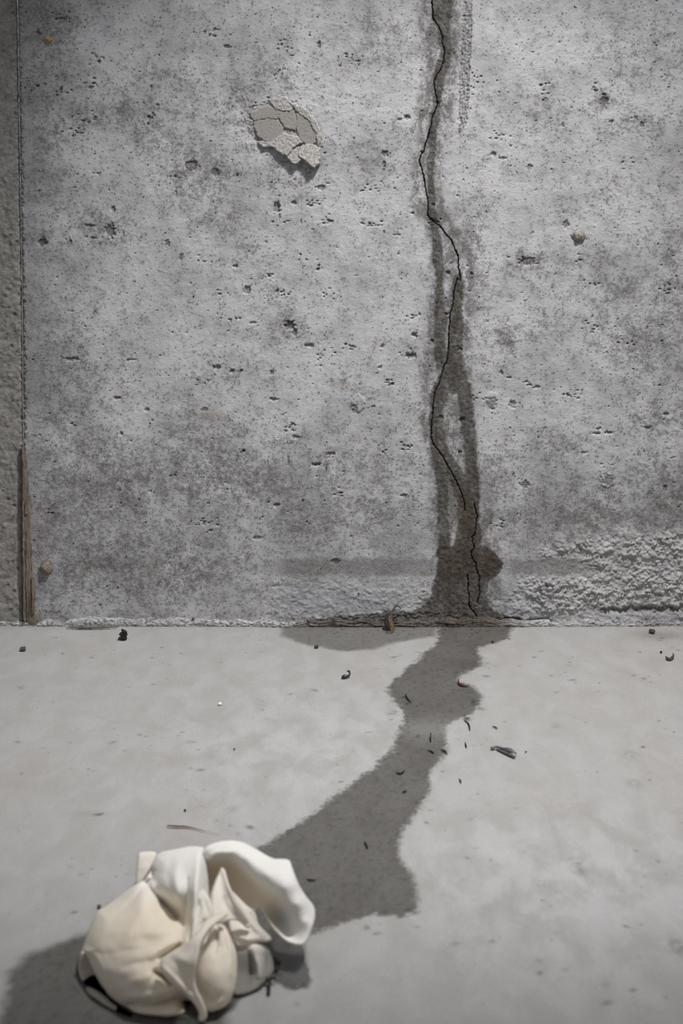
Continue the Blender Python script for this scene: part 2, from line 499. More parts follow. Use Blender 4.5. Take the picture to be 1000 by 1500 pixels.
def build_wall():
    jm = 30.0
    xs = np.concatenate([np.arange(jm, 603, 1.25), np.arange(603, 712, 0.75), np.arange(712, 1012, 1.25),
                         np.linspace(1013, 1800, 60)])
    ys = np.concatenate([np.linspace(-700, -12, 50), np.arange(-10, 922, 1.25)])[::-1]
    X, Y = np.meshgrid(xs, ys)
    X = X + (joint_x(Y) - jm) * np.clip(1 - (X - jm) / 120, 0, 1)
    # jitter for organic edges
    wx = fbm(X / 14, Y / 14, 4, 1) * 7
    wy = fbm(X / 14, Y / 14, 4, 2) * 7
    wx2 = fbm(X / 5, Y / 5, 2, 5) * 3
    XX, YY = X + wx + wx2, Y + wy
    wet = np.zeros_like(X)
    for s in STREAMS:
        wet = np.maximum(wet, band(s, X + wx * 0.45 + wx2 * 0.5, Y + wy * 0.4, 2.2, 5))
    lump_noise = 0.8 * fbm(X / 15, Y / 26, 4, 9) + 0.5 * fbm(X / 4.5, Y / 5, 3, 10)
    halo = band(HALO, XX, YY, 7, 10) * sst(-0.46, 0.34, lump_noise + 0.06)
    block = band([(803, 642, 716), (812, 640, 726), (825, 640, 736), (840, 640, 730), (846, 645, 700)], XX, YY, 3, 5)
    # mottling
    bl = np.zeros_like(X)
    buff = np.zeros_like(X)
    for (bx, by, rx, ry, s) in BLOTCH:
        bl = np.maximum(bl, s * np.exp(-(((X + wx * 3 - bx) / rx) ** 2 + ((Y + wy * 3 - by) / ry) ** 2)))
    bl = bl + 0.12 * sst(600, 700, Y) + 0.10 * sst(200, 30, X) + 0.08 * sst(840, 1000, X) * sst(300, 450, Y)
    n_big = fbm(X / 60, Y / 50, 4, 11)
    n_mid = fbm(X / 20, Y / 18, 4, 12)
    n_fine = fbm(X / 6.5, Y / 6.0, 3, 13)
    n_grit = fbm(X / 3.0, Y / 2.8, 2, 14)
    dark = np.clip(1.25 * (0.26 * n_big + 0.45 * n_mid + 0.62 * n_fine + 0.45 * n_grit + 0.70 * bl - 0.17), 0, 1) ** 0.85
    tone = np.clip(0.28 + 0.9 * fbm(X / 90, Y / 80, 3, 15) + 0.5 * n_mid + 0.35 * bl + 0.35 * sst(150, 30, X) * sst(700, 600, Y) + 0.30 * sst(640, 740, Y) + 0.15 * sst(120, 0, Y), 0, 1)
    # clustered specks
    wn, wc = worley(X / 4.2, Y / 4.0, 3)
    dens = np.clip(0.35 * bl + 0.22 * n_mid + 0.12, 0, 1)
    spk = sst(0.42, 0.2, wn) * (wc < dens)
    dark = np.maximum(dark, spk * 0.8)
    dark = np.maximum(dark, halo * 0.9)
    # smooth grey band left by the formwork foot
    bandm = np.maximum(sst(385, 430, X) * sst(645, 630, X) * sst(813, 822, YY) * sst(850, 838, YY),
                       sst(735, 755, XX) * sst(890, 840, XX) * sst(812, 824, YY) * sst(850, 838, YY))
    dark = np.maximum(dark * (1 - 0.45 * bandm), 0.62 * bandm)
    # crumbling foot of the wall
    top = np.interp(X, [0, 380, 400, 520, 630, 640, 735, 800, 1000, 1800], [925, 915, 835, 842, 850, 870, 860, 790, 768, 760])
    r = sst(-8, 22, Y + wy * 2.2 - top) * (1 - 0.85 * bandm)
    rgt = sst(720, 800, X)
    rough = r * (0.35 + 0.65 * rgt) * (1 - 0.55 * sst(893, 899, YY) * sst(640, 740, X))
    rough = rough * (1 - 0.6 * sst(640, 660, X) * sst(735, 715, X))
    l1, c1 = worley((X + wx2 * 1.5) / 9.5, (Y + wy) / 7.5, 1)
    l2, c2 = worley((X + wx) / 4.4, (Y + wx2) / 3.8, 2)
    lumps = (np.clip(0.8 - l1, 0, 1) ** 0.7) * (0.15 + 1.2 * c1 * (c1 > 0.35)) * 4.0 + np.clip(0.75 - l2, 0, 1) * (0.2 + 1.3 * c2) * 4.4
    pn = fbm(X / 38, Y / 24, 4, 21)
    patch = sst(-0.08, 0.16, pn + 0.08 * rgt + 0.10 * sst(835, 850, Y) * rgt) * (0.7 + 0.3 * sst(-0.2, 0.3, n_mid))
    hgt = rough * patch * (lumps * 0.85 + 1.0) + rough * n_fine * 2.6 + rough * fbm(X / 3, Y / 3, 2, 23) * 1.8
    rough_c = rough * (0.25 + 0.75 * patch)
    crev = rough * patch * sst(0.50, 0.75, l1) * 0.55
    dark = np.maximum(dark * (1 - 0.6 * rough_c), crev)
    # dark ledge at the right foot
    led = sst(850, 900, X) * np.exp(-((YY - 893 + (X - 900) * 0.02) / 5.0) ** 2)
    led = np.maximum(led, 0.8 * sst(720, 740, X) * sst(835, 790, X) * np.exp(-((YY - 910) / 4.0) ** 2))
    hgt -= led * 5
    dark = np.maximum(dark, led * 0.8)
    rust = led * 0.45
    # rust and slime in the damp
    cx = np.interp(Y, [690, 720, 760, 800, 840, 916], [664, 680, 685, 688, 690, 692])
    rw = np.interp(Y, [680, 720, 760, 840, 916], [4, 9, 13, 10, 6])
    rust = np.maximum(rust, np.exp(-((XX - cx) / rw) ** 2) * sst(690, 745, Y) * sst(856, 836, Y) * 0.95)
    rust = np.maximum(rust, 0.30 * np.exp(-((XX - 669) / 6) ** 2) * sst(400, 420, Y) * sst(500, 470, Y))
    rust = np.maximum(rust, 0.35 * np.exp(-((XX - 690) / 14) ** 2) * sst(880, 905, Y))
    rust = np.maximum(rust, 0.9 * np.exp(-((X - 700) / 7) ** 2 - ((Y - 727) / 5) ** 2))
    rust = np.maximum(rust, block * 0.78)
    # scratch beside the crack
    scr = band(SCRATCH, X + wx2 * 0.7, Y, 1.5, 6)
    sl, sc = worley(X / 5, Y / 5, 7)
    gz = 0.5 * fbm(X / 2.6, Y / 14, 3, 27) + 0.6 * fbm(X / 4, Y / 3.2, 3, 28)
    hgt -= scr * (2.2 + 4.0 * gz)
    dark = np.maximum(dark * (1 - scr * 0.4), scr * np.clip(0.45 - 1.0 * gz, 0.1, 0.95))
    rust = np.maximum(rust, scr * 0.10)
    # pits
    hole = np.zeros_like(X)
    for (hx, hy, rx, ry, dp) in PITS:
        sel = (np.abs(X - hx) < rx * 2 + 4) & (np.abs(Y - hy) < ry * 2 + 4)
        x_, y_ = X[sel], Y[sel]
        q = np.hypot((x_ - hx) / rx, (y_ - hy) / ry) + fbm(x_ / 4, y_ / 4, 2, 31) * 0.7
        m = sst(1.05, 0.7, q)
        hgt[sel] -= m * dp
        hole[sel] = np.maximum(hole[sel], m * 0.55)
    rp = np.random.RandomState(3)
    small = []
    for k in range(68):                     # clusters of little blow holes
        cx_, cy_ = rp.uniform(50, 990), rp.uniform(10, 790)
        n_ = rp.randint(3, 12)
        sp = rp.uniform(3, 9)
        for j in range(n_):
            small.append((cx_ + rp.randn() * sp * 1.2, cy_ + rp.randn() * sp * 0.7, rp.uniform(1.0, 3.2), rp.uniform(0.8, 1.9), rp.uniform(1.0, 2.5)))
    for k in range(420):
        small.append((rp.uniform(45, 1000), rp.uniform(0, 800), rp.uniform(0.9, 2.0), rp.uniform(0.8, 1.6), rp.uniform(0.8, 1.8)))
    xs1, ys1 = xs, ys[::-1]
    for (hx, hy, rx, ry, dp) in small:
        ia, ib = np.searchsorted(xs1, [hx - 6, hx + 6])
        ja, jb = np.searchsorted(ys1, [hy - 5, hy + 5])
        sl_ = (slice(len(ys) - jb, len(ys) - ja), slice(ia, ib))
        x_, y_ = X[sl_], Y[sl_]
        m = sst(1.15, 0.55, np.hypot((x_ + wx2[sl_] * 0.35 - hx) / rx, (y_ + wx[sl_] * 0.12 - hy) / ry))
        hgt[sl_] -= m * dp * (1 - rough[sl_])
        hole[sl_] = np.maximum(hole[sl_], m * 0.68)
    for (hx, hy, rx, ry, dp) in [(524, 590, 11, 14, 2.2), (720, 586, 10, 13, 1.6), (890, 704, 12, 10, 2.0), (70, 888, 9, 9, 1.0)]:
        q = np.hypot((X - hx) / rx, (Y - hy) / ry) + n_fine * 0.25
        hgt += sst(1.05, 0.8, q) * dp
        tone = np.maximum(tone, 0.35 * sst(1.05, 0.85, q))
    for (hx, hy, rx, ry, dp) in [(308, 606, 22, 9, .5), (500, 567, 12, 8, .4), (100, 165, 22, 7, .35), (618, 840, 5, 8, .8), (738, 784, 4, 4, .8), (848, 812, 6, 6, .5), (605, 760, 10, 6, .3)]:
        q = np.hypot((XX - hx) / rx, (YY - hy) / ry) + n_fine * 0.5
        buff = np.maximum(buff, dp * sst(1.1, 0.6, q))
    # cracks
    cr = np.full(X.shape, 99.0)
    sel = (X > 600) & (X < 716)
    xa = X[sel] + fbm(X[sel] / 4, Y[sel] / 4, 2, 41) * 1.6
    dd = np.full(xa.shape, 99.0)
    for c in CRACKS:
        dd = np.minimum(dd, line_d(c, xa, Y[sel]))
    cr[sel] = dd
    hgt -= 4.0 * sst(1.3, 0.2, cr)
    dark = np.maximum(dark, 0.5 * sst(6, 1, cr))
    hole = np.maximum(hole, 0.9 * sst(1.0, 0.3, cr))
    # layered mortar marks near the floor around the damp
    lay = 2.2 * fbm(X / 22, YY / 2.6, 3, 29) * sst(893, 905, Y) * sst(400, 470, X) * sst(760, 650, X)
    hgt += lay * 1.2
    blue = np.clip(sst(390, 430, X) * sst(600, 560, X) * sst(845, 870, Y) * sst(905, 890, Y) * (0.5 + n_mid)
                   + 0.8 * sst(720, 745, X) * sst(830, 790, X) * sst(830, 860, Y) * (0.4 + n_mid)
                   + sst(850, 900, X) * sst(895, 903, Y) * 0.5, 0, 1) * (1 - wet)
    # buff mineral smears
    hgt += n_mid * 0.5 + n_fine * 0.18 + wet * (n_fine * 0.9 + n_grit * 0.5)
    # worn left arris
    ed = X - joint_x(Y)
    er = fbm(X / 5, Y / 7, 3, 51)
    er = er + 0.6 * fbm(X / 2.5, Y / 3, 2, 58)
    chip = sst(6, 0.5, ed + er * 7)
    hgt -= chip * (3 + 6 * np.clip(er + 0.25, 0, 1)) + sst(1.2, 0, ed) * 5
    dark = np.maximum(dark, 0.35 * sst(70, 0, ed + er * 30))
    dark = np.maximum(dark, chip * 0.6)
    # under the mortar lump the surface is smeared
    lum = np.exp(-(((XX - 408) / 62) ** 2 + ((YY - 178) / 50) ** 2)) * sst(-0.1, 0.3, n_mid + 0.15)
    hgt += lum * (np.clip(n_fine + 0.2, 0, 1) * 3.0 + np.clip(n_grit + 0.1, 0, 1) * 2.2)
    dark = np.clip(dark, 0, 1)
    wet = np.clip(np.maximum(wet, block), 0, 1)
    co = np.stack([(X - 500) * 0.001, -hgt * 0.001, (916 - Y) * 0.001], -1).reshape(-1, 3)
    at = dict(dark=dark.ravel(), wet=wet.ravel(), rust=np.clip(rust, 0, 1).ravel(), rough=rough_c.ravel(),
              blue=blue.ravel(), hole=hole.ravel(), tone=tone.ravel(), buff=buff.ravel())
    q = grid_quads(*X.shape)
    isw = wet.ravel()[q].mean(1) > 0.5
    inview = (co[:, 2][q].mean(1) < 1.2)
    isw &= inview
    wall = struct(obj('wall_back', sub_mesh('wall_back', co, q[~isw], at), M_wall),
                  'pale mottled concrete wall with a damp crack running down it', 'wall')
    st = obj('damp_stain', sub_mesh('damp_stain', co, q[isw], at), M_wall, wall)
    st['label'] = 'dark damp streak following the crack'
    return wall


wall = build_wall()


def build_wall_left():
    xs = np.concatenate([np.linspace(-1100, -160, 160), np.arange(-155, -12, 3.0), np.arange(-10, 30.1, 1.1)])
    ys = np.concatenate([np.linspace(-700, -12, 50), np.arange(-10, 922, 1.3)])[::-1]
    X, Y = np.meshgrid(xs, ys)
    X = X + (joint_x(Y) - 30.0) * np.clip((X + 100) / 130, 0, 1)
    n1 = fbm(X / 26, Y / 26, 4, 61)
    n2 = fbm(X / 7, Y / 7, 3, 62)
    n3, c3 = worley(X / 9, Y / 9, 6)
    ed = joint_x(Y) - X
    er = fbm(X / 5, Y / 7, 3, 55)
    hgt = -3 + n1 * 2.5 + n2 * 1.2 + sst(-0.05, 0.3, n1) * np.clip(0.6 - n3, 0, 1) * 4 * c3
    er = er + 0.6 * fbm(X / 2.5, Y / 3, 2, 57)
    hgt -= sst(5, 0.5, ed + er * 6) * (2 + 4 * np.clip(er + 0.2, 0, 1)) + sst(1.2, 0, ed) * 3
    hole = sst(0.36, 0.22, n3) * (c3 > 0.96) * 0.4
    hgt -= hole * 3
    dark = np.clip(0.32 + n1 * 0.8 + n2 * 0.6, 0, 1) * 0.85
    rust = 0.45 * sst(0.05, 0.4, fbm(X / 22, Y / 30, 3, 66)) * sst(560, 800, Y)
    z = np.zeros(X.size)
    co = np.stack([(X - 500) * 0.001, -hgt * 0.001, (916 - Y) * 0.001], -1).reshape(-1, 3)
    me = np_mesh('wall_left', co, grid_quads(*X.shape),
                 dict(dark=dark.ravel(), wet=z, rust=rust.ravel(), rough=(0.35 * sst(0, 0.4, n1)).ravel(), blue=z, hole=hole.ravel()))
    return struct(obj('wall_left', me, M_wall_l), 'rough dark concrete panel left of the upright joint', 'wall')


build_wall_left()

# dark hairline lying inside the groove
def ribbon(lines, out, width):
    bm = bmesh.new()
    for pts in lines:
        prev = None
        fine = []
        for a, b in zip(pts[:-1], pts[1:]):
            for k in range(3):
                t = k / 3
                fine.append((a[0] + (b[0] - a[0]) * t + random.uniform(-0.7, 0.7), a[1] + (b[1] - a[1]) * t))
        fine.append(pts[-1])
        for i, (x, y) in enumerate(fine):
            x = x - float(fbm(np.array([x / 4.0]), np.array([y / 4.0]), 2, 41)[0]) * 1.6
            w = width * (0.45 + 0.9 * random.random()) * (1.0 if y < 420 else 0.8 if y < 700 else 0.55) * (0.3 if i in (0, len(fine) - 1) else 1)
            v = (bm.verts.new(wl(x - w, y, out)), bm.verts.new(wl(x + w, y, out)))
            if prev:
                bm.faces.new((prev[0], prev[1], v[1], v[0]))
            prev = v
    me = bpy.data.meshes.new('crack')
    bm.to_mesh(me)
    bm.free()
    return me


random.seed(5)
M_void = simple('crack interior', (0.012, 0.011, 0.010), 0.95, 0.4, 400, 0.2, 0.05)
ck = obj('crack', ribbon(CRACKS, -0.0008, 0.62), M_void, wall)
ck['label'] = 'thin black crack winding down the wall'

# ------------------------------------------------------------------ the floor
STAIN = [(640, 900), (640, 945), (628, 950), (612, 966), (588, 984), (572, 998), (568, 1012), (578, 1028), (590, 1044), (592, 1060), (582, 1080),
         (572, 1100), (555, 1116), (525, 1141), (490, 1166), (470, 1181), (440, 1206), (402, 1226), (383, 1238), (330, 1262),
         (250, 1300), (250, 1370), (300, 1420), (420, 1400), (455, 1366), (480, 1356), (520, 1345), (550, 1338), (585, 1341), (612, 1335),
         (608, 1300), (600, 1276), (584, 1250), (588, 1220), (600, 1205), (616, 1180), (626, 1158), (630, 1132), (645, 1110),
         (656, 1090), (652, 1062), (690, 1046), (698, 1034), (706, 1020), (692, 1004), (668, 996), (674, 988), (702, 976), (706, 964),
         (698, 948), (745, 934), (760, 900)]
STAIN_L = [(405, 900), (412, 930), (440, 942), (480, 950), (515, 954), (545, 950), (575, 942), (605, 935), (635, 932), (650, 900)]
PUDDLE = [(300, 1400), (345, 1375), (400, 1362), (446, 1372), (449, 1405), (457, 1438), (451, 1447), (430, 1450), (410, 1442), (396, 1432),
          (386, 1438), (378, 1452), (352, 1459), (344, 1478), (324, 1490), (300, 1500), (290, 1440)]
RAG_SHADE = [(128, 1366), (80, 1380), (35, 1396), (14, 1420), (8, 1450), (0, 1490), (-20, 1560), (120, 1560), (330, 1500), (340, 1440), (250, 1360), (170, 1340)]  # outline of the rag's shade, painted into the floor colour


def build_floor():
    xs = np.concatenate([np.linspace(-1700, -560, 30), np.arange(-550, 551, 1.8), np.linspace(560, 1400, 25)]) * 0.001
    ys = np.concatenate([np.linspace(-2600, -1110, 40), np.arange(-1100, 13, 1.8)]) * 0.001
    X, Y = np.meshgrid(xs, ys)
    d = Y + D
    xm, ym = X * 1000, Y * 1000

    def fp(poly):
        return [tuple(fl(a, b)[:2]) for a, b in poly]
    w1 = fbm(xm / 30, ym / 40, 4, 71)
    w2 = fbm(xm / 8, ym / 10, 3, 72)
    w3 = fbm(xm / 30, ym / 40, 4, 79)
    Xw, Yw = X + w1 * 0.005 + w2 * 0.003, Y + w3 * 0.008 + w2 * 0.004
    mott0 = fbm(xm / 3.5, ym / 4.5, 2, 77)
    s1 = poly_sd(fp(STAIN), Xw, Yw)
    s2 = poly_sd(fp(STAIN_L), Xw, Yw)
    s3 = poly_sd(fp(RAG_SHADE), Xw, Yw)
    wet = sst(-0.005, 0.005, s1 + w2 * 0.005 + mott0 * 0.004)
    thin = 0.55 * np.exp(-((X - fl(640, 1066)[0]) / 0.05) ** 2 - ((Y - fl(640, 1066)[1]) / 0.03) ** 2)
    wet = wet * (1 - 0.5 * thin)
    wet = np.maximum(wet, 0.8 * sst(-0.008, 0.008, s2))
    wet = np.maximum(wet, 1.0 * sst(-0.006, 0.008, s3))  # painted shade beside the rag, carried by the wet mask
    s4 = poly_sd(fp(PUDDLE), X + w2 * 0.004, Y + w2 * 0.004)
    wet = np.maximum(wet, 0.75 * sst(-0.002, 0.003, s4))
    edge = np.exp(-((s1 - 0.003) / 0.004) ** 2)
    core = sst(0.1, 0.5, fbm(xm / 12, ym / 14, 4, 73)) * wet
    mott = fbm(xm / 7, ym / 9, 3, 76)
    dark = wet * np.clip(0.12 * core + 0.34 * sst(0.0, 0.5, mott) + 0.14 * sst(-0.1, 0.5, w1) + 0.10 * sst(0.05, 0.4, mott0), 0, 1) + 0.07 * edge
    rq = np.random.RandomState(21)
    for k in range(520):
        if k % 2 and k > 1:                 # gather half of the specks into loose drifts
            hx, hy = hx + rq.randn() * 0.02, hy + rq.randn() * 0.02
        else:
            hx, hy = rq.uniform(-0.55, 0.55), rq.uniform(-1.1, -0.01)
        r0, s0 = rq.uniform(0.6, 2.0) * 0.001 * (1 + 1.2 * rq.rand() ** 6), rq.uniform(0.15, 0.75)
        ia, ib = np.searchsorted(xs, [hx - 0.007, hx + 0.007])
        ja, jb = np.searchsorted(ys, [hy - 0.007, hy + 0.007])
        q_ = (slice(ja, jb), slice(ia, ib))
        an = rq.uniform(0, 3.14)
        dx, dy = X[q_] + w2[q_] * 0.002 - hx, Y[q_] + w1[q_] * 0.003 - hy
        e1, e2 = dx * math.cos(an) + dy * math.sin(an), -dx * math.sin(an) + dy * math.cos(an)
        dark[q_] = np.maximum(dark[q_], s0 * np.exp(-(e1 / (r0 * 1.5)) ** 2 - (e2 / r0) ** 2))
    # clots of dirt in the damp
    for (px, py, r, s) in [(592, 1020, 6, 1.2), (598, 1030, 4, 1.1), (693, 1028, 10, .9), (685, 1050, 7, .9), (704, 1038, 6, .6), (578, 1045, 8, .5), (650, 1100, 9, .55), (540, 1190, 7, .5), (598, 1330, 7, .7), (520, 1270, 6, .4), (672, 985, 9, .6), (625, 985, 7, .5), (612, 1078, 4, .9), (632, 1000, 8, .35), (655, 1050, 6, .3),
                           (560, 1130, 5, .3), (600, 1205, 4, .4), (850, 1275, 9, .45), (885, 1273, 3, .5), (690, 1200, 4, .4), (755, 1180, 5, .35),
                           (670, 1380, 6, .4), (887, 1440, 5, .5), (995, 1385, 12, .5), (1000, 1390, 14, .4), (930, 1147, 10, .3), (815, 1062, 8, .25),
                           (340, 1185, 9, .25), (30, 1007, 7, .35), (880, 1015, 7, .25), (925, 1105, 12, .3), (120, 1280, 4, .3), (104, 1268, 4, .3)]:
        p = fl(px, py)
        sc = (p.y + D) / F
        dark = np.maximum(dark, s * np.exp(-((X + w2 * 0.006 - p.x) / (r * sc)) ** 2 - ((Y + w1 * 0.01 - p.y) / (r * sc * 1.4)) ** 2) * sst(-0.3, 0.3, w2 + 0.1))
    rust = 0.35 * sst(-0.025, 0.0, Y + w1 * 0.02) * (0.4 + w2)
    for (px, py, rx, ry, s) in [(690, 972, 22, 8, .55), (695, 945, 20, 10, .35), (965, 930, 34, 9, .6), (130, 1192, 22, 3, .25), (300, 1100, 120, 40, .06)]:
        p = fl(px, py)
        rust = np.maximum(rust, s * np.exp(-((Xw - p.x) / (rx * 0.001)) ** 2 - ((Yw - p.y) / (ry * 0.0025)) ** 2))
    wp = fl(830, 1290)
    white = np.exp(-((X - wp.x) / 0.17) ** 2 - ((Y - wp.y) / 0.14) ** 2) * 0.8
    wp = fl(430, 1090)
    white = np.maximum(white, 0.6 * np.exp(-((X - wp.x) / 0.16) ** 2 - ((Y - wp.y) / 0.2) ** 2))
    z = (w1 * 0.0006 + w2 * 0.0002) * sst(0.02, -0.05, Y)
    co = np.stack([X, Y, z], -1).reshape(-1, 3)
    at = dict(dark=np.clip(dark, 0, 1).ravel(), wet=np.clip(wet, 0, 1).ravel(), rust=np.clip(rust, 0, 1).ravel(), white=white.ravel())
    q = grid_quads(*X.shape)
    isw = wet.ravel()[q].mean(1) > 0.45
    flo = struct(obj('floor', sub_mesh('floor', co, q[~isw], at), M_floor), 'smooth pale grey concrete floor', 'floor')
    st = obj('damp_stain', sub_mesh('damp_stain', co, q[isw], at), M_floor, flo)  # real damp, plus the shade painted left of the rag
    st['label'] = 'dark wet trail spreading over the floor, with painted shade left of the rag'
    return flo


floor = build_floor()
floor.location.z = -0.0006

# ------------------------------------------------------------------ crumbly mortar along the foot of the wall
def build_seam():
    xs = np.concatenate([np.linspace(-1100, -20, 300), np.arange(-18, 20, 1.5), np.arange(20, 1012, 1.1), np.linspace(1013, 1600, 60)])
    us = np.linspace(0, 1, 26)
    X, U = np.meshgrid(xs, us)
    # profile from the wall down to the floor
    big = fbm(X / 40, U * 0 + 0.3, 3, 81)
    hz = np.interp(X, [-700, 50, 65, 300, 420, 560, 700, 1000, 1600], [5, 5, 11, 9, 9, 11, 11, 6, 6]) * np.clip(1 + 1.1 * big, 0.3, 2)
    hy = np.interp(X, [-700, 50, 65, 300, 420, 700, 1000, 1600], [3, 3, 6, 6, 8, 8, 3.5, 3.5]) * (1 + 0.4 * fbm(X / 25, U * 0 + 4.2, 3, 82))
    a = U * math.pi / 2
    bul = 1 + 0.12 * np.sin(U * math.pi)
    yo = hy * np.sin(a) ** 0.9 * bul
    zo = hz * np.cos(a) ** 0.9 * bul
    l1, c1 = worley(X / 5.5, U * 4.0, 8)
    l2, c2 = worley(X / 2.8, U * 8.0, 9)
    n = fbm(X / 4, U * 5, 3, 83)
    wv = np.sin(U * math.pi) ** 0.6
    bump = (np.clip(0.7 - l1, 0, 1) * c1 * 4.5 + np.clip(0.7 - l2, 0, 1) * c2 * 1.8 + n * 1.2) * wv
    mid = sst(400, 460, X) * sst(800, 720, X)
    bump = bump * (1 - 0.4 * mid) + mid * fbm(X / 26, U * 7, 4, 87) * 4.0 * wv
    yo = yo + bump * np.sin(a)
    zo = zo + bump * np.cos(a) * 0.7
    co = np.stack([(X - 500) * 0.001, -yo * 0.001 + 0.002, zo * 0.001 - 0.0012], -1).reshape(-1, 3)
    wet = np.clip(sst(400, 470, X + n * 30) * sst(800, 690, X + n * 40) * 0.95, 0, 1)
    rust = np.clip(np.exp(-((X - 690) / 35) ** 2) * 0.55 + 0.45 * np.exp(-((X - 955) / 22) ** 2) + (0.35 + 0.4 * sst(0.0, 0.4, n)) * sst(420, 500, X + n * 40) * sst(790, 700, X + n * 40), 0, 1)
    dark = np.clip(0.46 + n * 0.8 + 0.15 * mid + 0.5 * fbm(X / 18, U * 3, 3, 89), 0, 1)
    me = np_mesh('trim_1', co, grid_quads(*X.shape)[:, ::-1],
                 dict(dark=dark.ravel(), wet=wet.ravel(), rust=rust.ravel(), rough=np.full(X.size, 0.2), blue=np.zeros(X.size), hole=np.zeros(X.size)))
    return struct(obj('trim_1', me, M_wall), 'crumbly line of mortar where wall meets floor', 'trim')


build_seam()


# ------------------------------------------------------------------ stones set in the wall
def pebble_mesh(name, r, seed, sub=3, amp=0.28, freq=1.3, flat=0.75):
    bm = bmesh.new()
    bmesh.ops.create_icosphere(bm, subdivisions=sub, radius=1)
    rs = np.random.RandomState(seed)
    dirs = rs.randn(7, 3)
    dirs /= np.linalg.norm(dirs, axis=1)[:, None]
    cut = 0.62 + 0.3 * rs.rand(7)
    for v in bm.verts:
        p = np.array(v.co)
        for dv, c in zip(dirs, cut):           # facets
            k = p @ dv
            if k > c:
                p = p - dv * (k - c) * 0.85
        w = 1 + amp * math.sin(p[0] * 3 * freq + seed) * math.sin(p[1] * 4 * freq + 1.7 * seed) * math.cos(p[2] * 3.5 * freq)
        v.co = Vector(p * w) * 1.0
    for v in bm.verts:
        v.co = Vector((v.co.x * r[0], v.co.y * r[1], v.co.z * r[2]))
    for f in bm.faces:
        f.smooth = True
    me = bpy.data.meshes.new(name)
    bm.to_mesh(me)
    bm.free()
    return me


M_stone = simple('embedded stone', (0.34, 0.31, 0.26), 0.6, 0.6, 260, 0.5, 0.4)
M_stone2 = simple('brown stone', (0.22, 0.19, 0.15), 0.6, 0.5, 260, 0.5, 0.4)
for (px, py, r, m, lb) in [(847, 346, (.0095, .006, .010), M_stone, 'rounded aggregate stone showing in the wall at right'),
                           (68, 832, (.009, .008, .0105), M_stone2, 'brown stone proud of the wall near the wooden strip')]:
    o = obj('stone', pebble_mesh('stone', r, int(px)), m, wall)
    o.location = wl(px, py, 0.0008)
    o['label'] = lb

# ------------------------------------------------------------------ mortar lump stuck on the wall
M_mortar = simple('dry mortar', (0.44, 0.425, 0.40), 0.95, 0.45, 420, 1.0, 0.15)
M_mortar_d = simple('mortar face', (0.31, 0.297, 0.275), 0.95, 0.25, 700, 0.5, 0.15)


def plate(name, poly, base, hfun, mat, parent, step=1.0, edge=2.0, seed=0, rough=0.8, grow=0.0):
    p = np.array(poly, float)
    x0, y0 = p.min(0) - 3
    x1, y1 = p.max(0) + 3
    xs, ys = np.arange(x0, x1, step), np.arange(y0, y1, step)
    X, Y = np.meshgrid(xs, ys)
    jx, jy = fbm(X / 6, Y / 6, 3, seed + 90) * 2.6, fbm(X / 6, Y / 6, 3, seed + 95) * 2.6
    sd = poly_sd(poly, X + jx, Y + jy) + grow
    n = fbm(X / 3.5, Y / 3.5, 3, seed + 99)
    h = hfun(X, Y) + n * rough
    prof = sst(-0.2, edge, sd) ** 0.6
    Hh = base + (h - base) * prof * 0.85
    q = grid_quads(*X.shape)[:, ::-1]
    keep = (sd.ravel()[q] > -1.0).any(1)
    co = np.stack([(X - 500) * 0.001, -Hh * 0.001, (916 - Y) * 0.001], -1).reshape(-1, 3)
    me = sub_mesh(name, co, q[keep], {})
    return obj(name, me, mat, parent)


lump = empty('mortar_lump', wl(418, 205))
tag(lump, 'crusty grey lump of dried mortar stuck high on the wall', 'mortar')
plate('smear', [(352, 172), (372, 158), (398, 146), (432, 148), (458, 168), (470, 190), (470, 214), (440, 222), (410, 216), (380, 212), (362, 196)],
      -1, lambda x, y: 2.4 + 1.8 * fbm(x / 7, y / 7, 3, 201), M_mortar, lump, edge=12, seed=1, rough=2.6)
for i, (poly, hf, mt, ed) in enumerate([
    ([(372, 179), (392, 174), (408, 177), (414, 188), (413, 201), (388, 207), (377, 198)], lambda x, y: 4.4 + (y - 190) * 0.06, M_mortar_d, 2.0),
    ([(366, 166), (392, 155), (410, 162), (408, 173), (390, 173), (372, 177)], lambda x, y: 3.8 + (y - 165) * 0.06, M_mortar_d, 2.5),
    ([(406, 165), (430, 164), (433, 176), (431, 190), (418, 187), (411, 176)], lambda x, y: 4.8 + (y - 176) * 0.06, M_mortar_d, 1.5),
    ([(435, 166), (450, 171), (464, 188), (467, 206), (452, 213), (441, 205), (434, 190)], lambda x, y: 4.4 + (445 - x) * 0.04, M_mortar_d, 2.0),
    ([(424, 150), (446, 160), (462, 178), (470, 200), (466, 213), (463, 196), (452, 176), (436, 164)], lambda x, y: 5.6 + 0 * x, M_mortar, 2.0),
    ([(395, 147), (418, 143), (430, 156), (424, 163), (404, 160)], lambda x, y: 4.2 + (y - 150) * 0.08, M_mortar, 2.5),
    ([(379, 209), (396, 203), (414, 196), (436, 201), (441, 209), (428, 217), (420, 228), (412, 224), (398, 214), (384, 215)],
     lambda x, y: 5.5 + (y - 205) * 0.22 + (x - 400) * 0.10, M_mortar, 1.6),
    ([(421, 221), (430, 215), (440, 216), (441, 233), (432, 240), (422, 232)], lambda x, y: 9 + (y - 225) * 0.2, M_mortar, 1.6),
    ([(438, 216), (452, 212), (467, 217), (467, 240), (460, 245), (447, 235), (438, 228)], lambda x, y: 7.5 + (y - 215) * 0.30, M_mortar, 1.4),
]):
    plate('flake', poly, 0.5, hf, mt, lump, edge=ed, seed=i * 7 + 3, rough=1.5 if mt is M_mortar else 0.5, grow=2.1)

